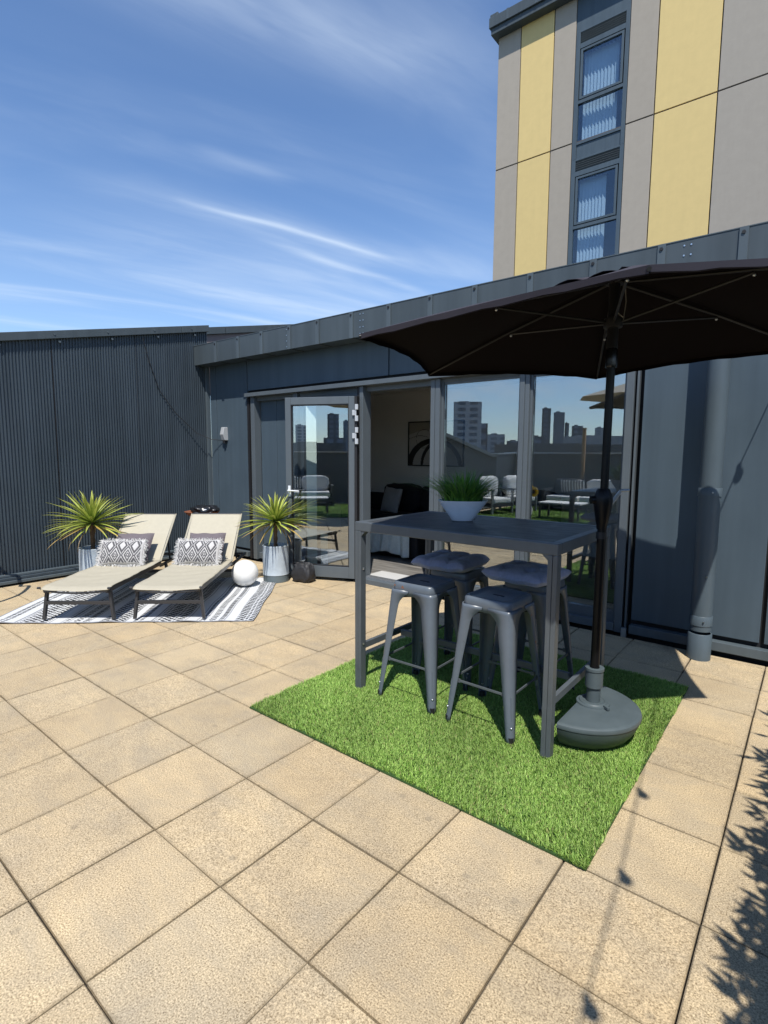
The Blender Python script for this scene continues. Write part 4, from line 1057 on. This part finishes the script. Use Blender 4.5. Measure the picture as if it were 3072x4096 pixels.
    P(MB().box(-3.3, -2.3, YF+.131, YF+.20, .05, 2.6), 'inner_lining', M_WALLIN); P(MB().box(2.6, 4.2, YF+.121, YF+.2, .05, 2.6), 'inner_lining', M_WALLIN)
    P(MB().box(-2.3, 2.6, YF+.165, YF+.24, 2.283, 2.6), 'inner_lining', M_WALLIN)
    # downpipe
    c = (3.190, 3.985); d = P(MB().lathe([(.072,.22), (.072,SOF)], 28, c), 'downpipe', M_PIPE, smooth=40)
    for z0, z1, r in ((.0, .20, .080), (.262, .335, .0765), (1.225, 1.285, .0775)):
        MB().lathe([(.070,z0), (r,z0), (r,z1-.004), (r-.003,z1), (.070,z1)], 28, c).build('pipe_collar', M_PIPE, d, smooth=40)
    bo = MB()
    for z in (.30, 1.255, .64): bo.tube([(3.190+.03, 3.91, z), (3.190+.028, 3.902, z)], .006, 8)
    bo.build('pipe_screw', M_STEEL, d)
    # open glass door leaf
    a = math.radians(204); H = Vector((-.385, 4.095, 0))
    dr = bpy.data.objects.new('glass_door', None); C.objects.link(dr); dr.parent = t; dr.location = H; dr.rotation_euler = (0, 0, a)
    W = .865; z0, z1 = .042, 2.168; fw = .072
    b = MB(); y0, y1 = -.028, .028
    b.box(0, fw, y0, y1, z0, z1); b.box(W-fw, W, y0, y1, z0, z1); b.box(fw+.0005, W-fw-.0005, y0+.0007, y1-.0007, z1-.085, z1); b.box(fw+.0005, W-fw-.0005, y0+.0007, y1-.0007, z0, z0+.135)
    b.build('door_frame', M_FRAME, dr, bevel=.004)
    MB().box(fw+.001, W-fw-.001, -.006, .000, z0+.136, z1-.086).build('pane', M_GLASS, dr)
    gk = MB(); gk.box(fw+.001, fw+.010, .001, .022, z0+.136, z1-.086); gk.box(W-fw-.010, W-fw-.001, .001, .022, z0+.136, z1-.086); gk.box(fw+.0105, W-fw-.0105, .001, .022, z1-.096, z1-.0865); gk.box(fw+.0105, W-fw-.0105, .001, .022, z0+.1365, z0+.146)
    gk.build('gasket', M_SEAL, dr)
    hd = MB(); hd.box(W-.062, W-.030, .0285, .036, 1.00, 1.13); hd.build('handle_plate', M_WHITE, dr, bevel=.003)
    hd = MB(); hd.tube([(W-.046, .036, 1.075), (W-.046, .075, 1.075)], .009, 10); hd.tube([(W-.046, .072, 1.075), (W-.19, .078, 1.070)], [.010, .008], 10); hd.build('handle', M_WHITE, dr, smooth=50)
    MB().box(-.030, .0, -.034, .034, z0, z1).build('door_edge', M_SEAL, dr)
    for zc in (1.98, 1.72):
        hg = MB()
        hg.box(-.010, .022, .029, .050, zc-.030, zc+.030); hg.box(-.048, -.012, .028, .055, zc+.034, zc+.095); hg.box(-.048, -.012, .028, .055, zc-.095, zc-.034); hg.box(-.026, -.011, .030, .048, zc-.09, zc+.09)
        hg.build('hinge', M_HINGE, dr, bevel=.002)
pavilion()

# ------------------------------------------------------------------ things in the room
def room_things():
    t = thing('corner_sofa', 'black corner sofa in the dark room behind the open doorway', 'sofa')
    MB().box(-2.55, .9, 6.35, 7.2, .07, .42).build('seat_base', M_SOFA, t, bevel=.03)
    MB().box(-1.42, -.42, 5.40, 6.34, .07, .36).build('chaise_base', M_SOFA, t, bevel=.03)
    MB().box(-1.42, -.42, 5.40, 6.34, .361, .47).build('chaise_seat', M_SOFA, t, bevel=.04)
    MB().box(-2.45, .85, 6.36, 6.95, .421, .53).build('seat_pad', M_SOFA, t, bevel=.04)
    MB().box(-2.75, .9, 7.0, 7.22, .43, .80).build('back_frame', M_SOFA, t, bevel=.03)
    for x in (-1.75, -.95, -.15, .6):
        o = lump('back_cushion', M_SOFA, t, .40, .13, .24, x, .05, .5); o.location = (x, 6.86, .52)
    MB().box(-2.78, -2.56, 6.35, 7.2, .07, .62).build('arm', M_SOFA, t, bevel=.03)
    c = thing('cushion', 'pale grey square cushion standing on the black sofa indoors', 'cushion', (-1.83, 6.62, .725))
    o = pillow(c, .46, .44, .14, M_CUSHG).build('cushion_cover', M_CUSHG, c, smooth=180); c.rotation_euler = (-.25, .06, -.25)
    # throw over the end of the chaise
    th = MB(); 
    def f(u, v):
        x = -1.33+u*.80; w = .014*math.sin(u*31)*(v)+.02*math.sin(u*13+1)*v
        spread = (u-.5)*.16*max(0, v-.45)
        if v < .42: return (x, 6.0-(v/.42)*.60, .476+.006*math.sin(u*17+v*9))
        k = (v-.42)/.58; return (x+spread, 5.392-.02-.05*k-w*1.6, .472-k*(.36+.03*math.sin(u*9)))
    o = th.grid(f, 70, 30).build('throw', M_THROW, smooth=180, solid=.008); tag(o, 'pale sage throw draped over the end of the black sofa indoors', 'throw')
    p = thing('wall_picture', 'black framed abstract print of dark curves on the indoor wall', 'picture', (-1.395, 7.286, 1.69))
    w, h = 1.15, .78
    frame_rect(-w/2, w/2, -h/2, h/2, -.02, .012, .018).build('picture_frame', M_SEAL, p)
    def art(u, v):
        x, y = u*1.47, v
        col = (.52, .52, .51)
        if y > .72+.10*math.sin(3*x): col = (.36, .34, .30)
        r = math.hypot((x-.75)/.72, (y+.02)/.62)
        if .90-.05*x < r < 1.02+.10*(1-x): col = (.02, .02, .022)
        r2 = math.hypot(x-.95, y-.0)
        if abs(r2-.58) < .035+.02*y and x < .95: col = (.02, .02, .022)
        if abs(y-.62-.07*math.sin(5*x)) < .005: col = (.05, .05, .05)
        r3 = math.hypot(x-.42, y-.62)
        if abs(r3-.22) < .005: col = (.08, .08, .08)
        return col
    MB().grid(lambda u, v: (-w/2+.019+u*(w-.038), -.004, -h/2+.019+v*(h-.038)), 110, 76, art).build('print', mat('art_print', (.5,.5,.5), .7, col=True), p)
room_things()

# pale strip blind standing inside the side light
bl = thing('strip_blind', 'pale green grey vertical blind slats hanging behind the open glass door', 'blind', (-1.245, 4.215, .06), math.radians(38))
for k in range(2):
    MB().box((-.065, .11)[k], (.065, .20)[k], -.002, .002, 0, (2.10, .42)[k]).build('slat', mat('pale_green_slat', (.74, .84, .76), .6), bl)

# ------------------------------------------------------------------ wall lamp + cable
wl = thing('wall_lamp', 'pale grey hooded wall lamp on the end panel near the corner', 'wall lamp', (-2.965, 4.150, 1.78))
MB().add([(-.045,-.055,-.085), (.045,-.055,-.085), (.045,-.001,-.085), (-.045,-.001,-.085), (-.040,-.085,.0), (.040,-.085,.0), (-.036,-.06,.105), (.036,-.06,.105), (.036,-.001,.105), (-.036,-.001,.105)],
         [(3,2,1,0), (0,1,5,4), (4,5,7,6), (6,7,8,9), (3,0,4,6,9), (1,2,8,7,5)]).build('hood', M_LAMP, wl, bevel=.008, seg=3)
MB().lathe([(0,-.125), (.026,-.122), (.03,-.086), (0,-.086)], 16, (0,-.032)).build('sensor', M_SEAL, wl, smooth=50)
pts = [Vector(p) for p in ((-3.318, 3.14, 3.03), (-3.355, 3.22, 2.78), (-3.355, 3.36, 2.37), (-3.350, 3.60, 2.06), (-3.30, 3.88, 1.80), (-3.20, 4.07, 1.71), (-3.06, 4.125, 1.70), (-2.985, 4.128, 1.71))]
o = MB().tube(pts, .0050, 6).build('cable', M_CORD, smooth=60); tag(o, 'thin black cable strung from the corrugated wall coping to the wall lamp', 'cable')

# ------------------------------------------------------------------ tower
def tower():
    t = thing('apartment_tower', 'tall block clad in grey and ochre panels with a column of dark windows', 'building')
    Y = 14.0; ZB, ZC = -28, 12.93; XR = 9.0
    b = MB().box(-3.93, -1.77, Y+.05, Y+10, ZB, 13.0); b.box(-.47, XR, Y+.05, Y+10, ZB, 13.0); b.box(-1.77, -.47, Y+2.2, Y+10, ZB, 13.0)
    for z in (3.35, 6.40, 9.45): b.box(-1.77, -.47, Y+.25, Y+2.2, z-.32, z-.02)
    b.box(-1.77, -.47, Y+.05, Y+2.2, 12.5, 13.0)
    b.build('wall', M_DARK, t)
    cols = [(-3.95, -3.285, M_BEIGE), (-3.272, -2.355, M_YELL), (-2.342, -1.775, M_BEIGE), (-.465, .165, M_BEIGE), (.178, 1.455, M_YELL), (1.468, 3.6, M_BEIGE2), (3.62, 4.9, M_YELL), (4.92, XR, M_BEIGE)]
    rows = [(3.40, 6.43), (6.455, 9.485), (9.515, ZC+.2)]
    for x0, x1, m in cols:
        for z0, z1 in rows: MB().box(x0+.006, x1-.006, Y, Y+.048, z0, z1).build('cladding_panel', m, t, bevel=.006)
    for z0 in (6.443, 9.50): 
        MB().box(-3.94, XR, Y+.02, Y+.045, z0-.012, z0+.012).build('joint_strip', mat('dark_joint', (.07,.06,.055), .7), t)
    cn = MB(); cn.box(-4.06, XR, Y-.25, Y+10, ZC, ZC+.16); cn.box(-4.10, XR, Y-.30, Y+10, ZC+.161, ZC+.42)
    c = cn.build('cornice', M_FASC, t, bevel=.01)
    for x in (-3.55, -2.75, -1.95, -1.15): MB().box(x-.03, x+.03, Y-.306, Y-.299, ZC+.17, ZC+.425).build('cornice_joint', M_TRIM, c)
    MB().box(-4.08, -3.85, Y-.28, Y-.05, ZC+.421, ZC+.50).build('cap', M_FASC, c, bevel=.01)
    def win(z0, bx1):
        w = MB(); z1 = z0+3.05
        w.box(-1.765, -1.66, Y+.01, Y+.14, z0-.35, z1-.351); w.box(-.57, -.475, Y+.01, Y+.14, z0-.35, z1-.351)
        for a, c_ in ((0, .06), (.98, 1.06), (2.28, 2.40), (2.66, 2.70)): w.box(-1.6595, -.5705, Y+.015, Y+.13, z0+a, z0+c_)
        w.box(-1.6595, -.5705, Y+.04, Y+.12, z0-.349, z0-.001)
        f = w.build('window', M_CLAD, t, bevel=.004)
        lv = MB()
        for k in range(5): lv.obox((-1.115, Y+.06, z0+2.43+.05*k), (1,0,0), (0,1,-.8), (0,.8,1), .54, .045, .004)
        lv.build('louvre', M_FRAME, f)
        MB().box(-1.659, -.571, Y+.13, Y+.14, z0+2.401, z0+2.659).build('louvre_back', M_DARK, f)
        s = frame_rect(-1.64, -.60, z0+1.085, z0+2.265, Y+.02, Y+.09, .055).build('sash', M_CLAD, f, bevel=.004)
        MB().box(-1.584, -.656, Y+.055, Y+.061, z0+1.141, z0+2.209).build('pane', M_TGLASS, s)
        MB().box(-1.659, -.571, Y+.060, Y+.066, z0+.061, z0+.979).build('pane', M_TGLASS, f)
        k = 0; x = -1.60; bb = MB()
        while x < bx1:
            bb.obox((x+.035, Y+.26, z0+1.17), (1,.75,0), (-.75,1,0), (0,0,1), .046, .0015, 1.09); x += .084
        bb.build('vertical_blind', M_BLIND, f)
    MB().box(-1.765, -.475, Y+.02, Y+.12, 12.131, 13.0).build('spandrel', M_CLAD, t)
    win(9.43, -.84); win(6.38, -.95); win(3.33, -.9)
tower()

# ------------------------------------------------------------------ festoon string, hedge, chair out of the frame (their shadows are in it)
kx, ky = .431*(math.tan(math.radians(66.7))/math.tan(math.radians(66.7))), .552
def festoon():
    el = math.tan(SUN_EL); ux, uy = math.cos(SUN_AZ)/el, math.sin(SUN_AZ)/el       # horizontal shift towards the sun per metre of height
    def lift(sx, sy, h): return Vector((sx+ux*h, sy+uy*h, h))
    A0 = Vector((3.377, 4.1, 1.544)); k = .19/abs(sdir.y)
    A = Vector((3.486, 4.1, 1.876))+sdir*(.20/abs(sdir.y)); 
    h0, h1 = 2.75, 2.6
    B1, B2, B3 = lift(3.259, 1.98, h0), lift(3.334, 1.418, 2.67), lift(3.39, .871, h1)
    W1 = A0+sdir*(.45/abs(sdir.y)); top = Vector((3.486, 4.1, 1.876))+sdir*(.20/abs(sdir.y))
    end = B3+(B3-B2)*3.0; end.z = 2.5
    t = thing('festoon_lights', 'black festoon cord with small bulbs strung across the terrace', 'string lights')
    path = [top+(top-W1)*1.0, top, W1, W1.lerp(B1, .5)+Vector((0,0,-.02)), B1, B2, B3, end]
    MB().tube(path, .0042, 6).build('cord', M_CORD, t, smooth=60)
    for p in (W1, B1, B2, B3):
        MB().lathe([(0,.01), (.013,.008), (.014,-.03), (.022,-.05), (.025,-.068), (.019,-.088), (0,-.096)], 14).build('bulb', M_BULB, t, smooth=60, loc=p)
festoon()
def hedge():
    t = thing('planter_hedge', 'leafy hedge in a long grey planter along the right side', 'hedge', (4.55, .95, 0))
    MB().box(-.22, .30, -2.28, 1.42, .40, 1.58).build('shadow_core', M_HEDGE, t)  # solid unseen block, added so the hedge casts a dense shadow
    MB().box(-.22, .22, -2.3, 1.45, 0, .45).build('planter', M_OUTF, t, bevel=.01)
    g = np.random.default_rng(21); n = 30000
    x = g.uniform(-.25, .32, n); y = g.uniform(-2.35, 1.50, n); z = g.uniform(.42, 1.68, n)
    x -= (.02*np.sin(y*9)+.025*np.sin(y*23+z*7))*(x < 0)
    az = g.uniform(0, 2*PI, n); el = g.uniform(-.5, .9, n); L = g.uniform(.06, .125, n); w = g.uniform(.010, .018, n)
    d = np.stack([np.cos(az)*np.cos(el), np.sin(az)*np.cos(el), np.sin(el)], 1); s = np.stack([-np.sin(az), np.cos(az), 0*az], 1)
    p = np.stack([x, y, z], 1); V = np.stack([p, p+d*L[:,None]*.5-s*w[:,None], p+d*L[:,None], p+d*L[:,None]*.5+s*w[:,None]], 1)
    fastmesh('foliage', V.reshape(-1,3), (np.arange(n)[:,None]*4+np.arange(4)).ravel(), np.full(n, 4), M_HEDGE, None, t)
hedge()
def hoop_chair():
    t = thing('hanging_chair', 'dark tubular hanging chair frame standing left of the rug', 'chair', (-2.3, .35, 0))
    l = lambda p: Vector(p)-Vector((-2.3, .35, 0))
    el = math.tan(SUN_EL); ux, uy = math.cos(SUN_AZ)/el, math.sin(SUN_AZ)/el
    G = [(-3.16, 1.50), (-3.12, 1.56), (-3.02, 1.53), (-2.762, 1.366), (-2.60, 1.16), (-2.52, .95)]
    h = 1.30; arc = [l((x+ux*h, y+uy*h, h)) for x, y in G]
    k = .95; up = [l((-3.27+sdir.x*k, yy+sdir.y*k, zz+sdir.z*k)) for yy, zz in ((1.15, .62), (1.36, .304), (1.50, .13))]
    def smooth(P):
        Q = []
        for i in range(len(P)-1):
            a, b, c, d = P[max(i-1, 0)], P[i], P[i+1], P[min(i+2, len(P)-1)]
            for k in range(6):
                q = k/6; Q.append(.5*(2*b+(c-a)*q+(2*a-5*b+4*c-d)*q*q+(3*b-a-3*c+d)*q**3))
        return Q+[P[-1]]
    MB().tube(smooth(up+arc+[l((-1.95,.25,1.25)), l((-2.0,.0,.9)), l((-2.2,-.1,.6))]), .020, 10).build('hoop', M_TAN, t, smooth=60)
    MB().tube([up[0], up[0]+Vector((-.02,-.25,.4)), up[0]+Vector((.1,-.6,.2)), Vector((.1,-.6,.02))], .022, 10).build('post', M_TAN, t, smooth=60)
    MB().lathe([(0,.0), (.42,.0), (.44,.015), (.42,.03), (0,.03)], 32, (.1,-.6)).build('foot_plate', M_TAN, t, smooth=40)
hoop_chair()

# ------------------------------------------------------------------ the other half of the terrace (seen in the glass)
def rear_terrace():
    t = thing('rear_parapet', 'dark parapet wall with a pale metal cap along the far side of the terrace', 'wall')
    MB().box(-3.7, 8.2, -6.35, -6.2, -.3, 1.53).build('wall', M_CORR, t); MB().box(-3.72, 8.22, -6.40, -6.15, 1.531, 1.57).build('cap', M_ALU, t)
    t = thing('end_parapet', 'dark parapet wall closing the terrace at its left rear corner', 'wall')
    MB().box(-3.7, -3.37, -6.19, -5.005, -.3, 1.50).build('wall', M_CORR, t); MB().box(-3.72, -3.35, -6.145, -5.002, 1.501, 1.54).build('cap', M_ALU, t)
    t = thing('outdoor_sofa', 'charcoal outdoor sofa with white seat pads behind the coffee table', 'sofa', (-1.0, -5.3, 0))
    MB().box(-.95, .95, -.35, .35, .14, .26).build('frame', M_OUTF, t); MB().box(-.95, .95, -.40, -.34, .261, .85).build('back_frame', M_OUTF, t)
    for sx in (-1, 1):
        MB().box(sx*.93-.035, sx*.93+.035, -.33, .36, .0, .60).build('arm', M_OUTF, t)
        MB().box(sx*.44-.42, sx*.44+.42, -.28, .34, .262, .42).build('seat_pad', M_OUTC, t, bevel=.04)
        o = lump('back_cushion', M_OUTC if sx > 0 else M_OUTF, t, .40, .10, .22, sx, .04, .5); o.location = (sx*.44, -.24, .42)
    for k, x in enumerate((-.25, .05)):
        c = thing('striped_cushion', 'black and white striped cushion on the outdoor sofa', 'cushion', (-1.0+x-.2, -5.38, .66), group='striped sofa cushions')
        pillow(c, .36, .36, .12, M_PATT, lambda u, v: (.7,.68,.64) if (u*5) % 1 < .45 else (.04,.04,.045), (40, 20)).build('cushion_cover', M_PATT, c, smooth=180); c.rotation_euler = (.3, 0, PI)
    for k, (x, y) in enumerate(((-2.35, -4.3), (-2.6, -3.4))):
        a = thing('outdoor_armchair', ('charcoal outdoor armchair with white pads nearest the outdoor sofa', 'charcoal outdoor armchair with white pads nearest the pavilion')[k], 'armchair', (x, y, 0), -PI/2+.3, 'outdoor armchairs')
        MB().box(-.36, .36, -.33, .33, .20, .28).build('frame', M_OUTF, a); MB().box(-.36, .36, -.38, -.34, .20, .80).build('back_frame', M_OUTF, a)
        for sx in (-1, 1):
            MB().box(sx*.35-.025, sx*.35+.025, -.33, -.28, 0, .6).build('leg', M_ALU, a); MB().box(sx*.35-.025, sx*.35+.025, .28, .33, 0, .6).build('leg', M_ALU, a); MB().box(sx*.35-.03, sx*.35+.03, -.33, .34, .601, .63).build('arm', M_OUTF, a)
        MB().box(-.31, .31, -.27, .33, .281, .42).build('seat_pad', M_OUTC, a, bevel=.04); o = lump('back_cushion', M_OUTC, a, .31, .11, .26, k+3, .05, .5); o.location = (0, -.22, .42)
    c = thing('coffee_table', 'low pale topped coffee table on the rear grass mat', 'coffee table', (-.78, -3.35, 0))
    MB().box(-.48, .48, -.30, .30, .375, .405).build('top', M_OUTC, c)
    for sx in (-1, 1):
        for sy in (-1, 1): MB().box(sx*.45-.02, sx*.45+.02, sy*.27-.02, sy*.27+.02, 0, .374).build('leg', M_OUTF, c)
    v = thing('sunflower_vase', 'vase of yellow sunflowers beside the outdoor armchair', 'flowers', (-1.75, -3.6, 0))
    MB().lathe([(0,0), (.09,0), (.11,.15), (.06,.32), (.07,.36), (.055,.36), (.05,.3), (0,.3)], 20).build('vase', M_OUTC, v, smooth=50)
    for k, (dx, dy, z) in enumerate(((0,0,.68), (.16,.05,.60), (-.14,.04,.62))):
        s = MB().tube([(0,0,.3), (dx*.6,dy*.6,.5), (dx,dy,z)], .008, 6).build('stem', M_STEM, v); pb = MB()
        for j in range(16):
            q = 2*PI*j/16; pb.obox((dx+.075*math.cos(q), dy+.03, z+.075*math.sin(q)), (math.cos(q),0,math.sin(q)), (0,1,0), (-math.sin(q),0,math.cos(q)), .055, .004, .018)
        pb.build('flower_head', M_SUNFL, v); MB().tube([(dx,dy+.03,z), (dx,dy+.05,z)], .045, 14).build('seed_disc', M_BARK, v)
    g = thing('rear_grass_mat', 'long green artificial grass mat under the outdoor seating', 'grass mat', (-1.1, -4.0, 0))
    MB().box(-1.9, 2.1, -1.6, 1.75, .002, .012).build('backing', M_TURFB, g); blades(30000, -1.9, 2.1, -1.6, 1.75, .01, .03, .009, 6, g)
    p = thing('timber_post', 'slim tan timber post by the rear parapet', 'post', (-1.22, -5.9, 0)); MB().box(-.04, .04, -.04, .04, 0, 2.2).build('shaft', M_TIMBER, p)
    MB().box(-.05, .05, -.05, .05, 2.201, 2.23).build('cap', M_TIMBER, p)
    u = thing('beige_parasol', 'beige parasol over the rear seating', 'parasol', (.75, -3.1, 0))
    b = MB()
    for k in range(8):
        a0, a1 = 2*PI*k/8, 2*PI*(k+1)/8; b.add([(0,0,3.05), (1.16*math.cos(a0), 1.16*math.sin(a0), 2.70), (1.16*math.cos(a1), 1.16*math.sin(a1), 2.70)], [(0,1,2)])
    b.build('canopy', M_BEIGEC, u, solid=.004); MB().tube([(0,0,0), (0,0,3.05)], .025, 12).build('pole', M_ALU, u, smooth=50)
    # skyline: (azimuth0, azimuth1, rise, distance, material)
    sky = [(-122.6, -119.7, .0935, 300, M_CT1, 'broad pale high rise block'), (-120.6, -118.9, .055, 340, M_CT2, 'dark square block beside the broad pale high rise'), (-118.8, -117.0, .035, 380, M_CT1, 'low pale block'),
           (-116.7, -115.0, .023, 420, M_CT2, 'low dark block'), (-114.2, -112.8, .031, 500, M_CT2, 'dark slab left of the slim tower'), (-112.95, -112.1, .080, 900, M_CT2, 'slim dark tower'), (-111.8, -110.75, .0725, 950, M_CITY2, 'blue glass tower'),
           (-110.7, -110.3, .0538, 960, M_CT2, 'narrow dark tower'), (-110.05, -109.0, .0487, 820, M_CT2, 'dark square tower'), (-107.9, -106.9, .045, 700, M_CT1, 'pale square tower'), (-110.9, -104.8, .0305, 520, M_CITY1, 'long pale low block'),
           (-118, -103, .0165, 260, M_CITY3, 'long dark low terrace'), (-103.5, -97, .020, 400, M_CT1, 'wide pale block'), (-97, -92, .026, 500, M_CT2, 'wide dark block'), (-90.7, -89.6, .050, 600, M_CT1, 'pale tower'), (-87.8, -85.5, .0275, 500, M_CT2, 'dark podium block'),
           (-87.2, -86.0, .071, 800, M_CT2, 'tall dark tower'), (-85.5, -84.7, .059, 900, M_CITY2, 'slim blue glass tower'), (-92, -86, .018, 380, M_CITY3, 'low brick row'), (-85, -70, .022, 420, M_CITY3, 'long brick row'), (-130, -122, .03, 330, M_CT1, 'pale slab block'), (-140, -129, .02, 280, M_CITY3, 'brick row far left')]
    for a0, a1, rise, D, m, lb in sky:
        a = math.radians((a0+a1)/2); w = D*math.tan(math.radians(a1-a0)/2)*2; zt = 1.52+rise*D
        o = thing('city_tower', lb+' on the skyline beyond the parapet', 'building', (CAM.x+D*math.cos(a), CAM.y+D*math.sin(a), -28), a+PI/2, 'skyline buildings')
        MB().box(-w/2, w/2, -min(w, 25)/2, min(w, 25)/2, 0, zt+28).build('wall', m, o); MB().box(-w*.3, w*.05, -min(w, 25)*.3, min(w, 25)*.3, zt+28.01, zt+28+max(.6, D*.002)).build('roof_plant', m, o)
rear_terrace()
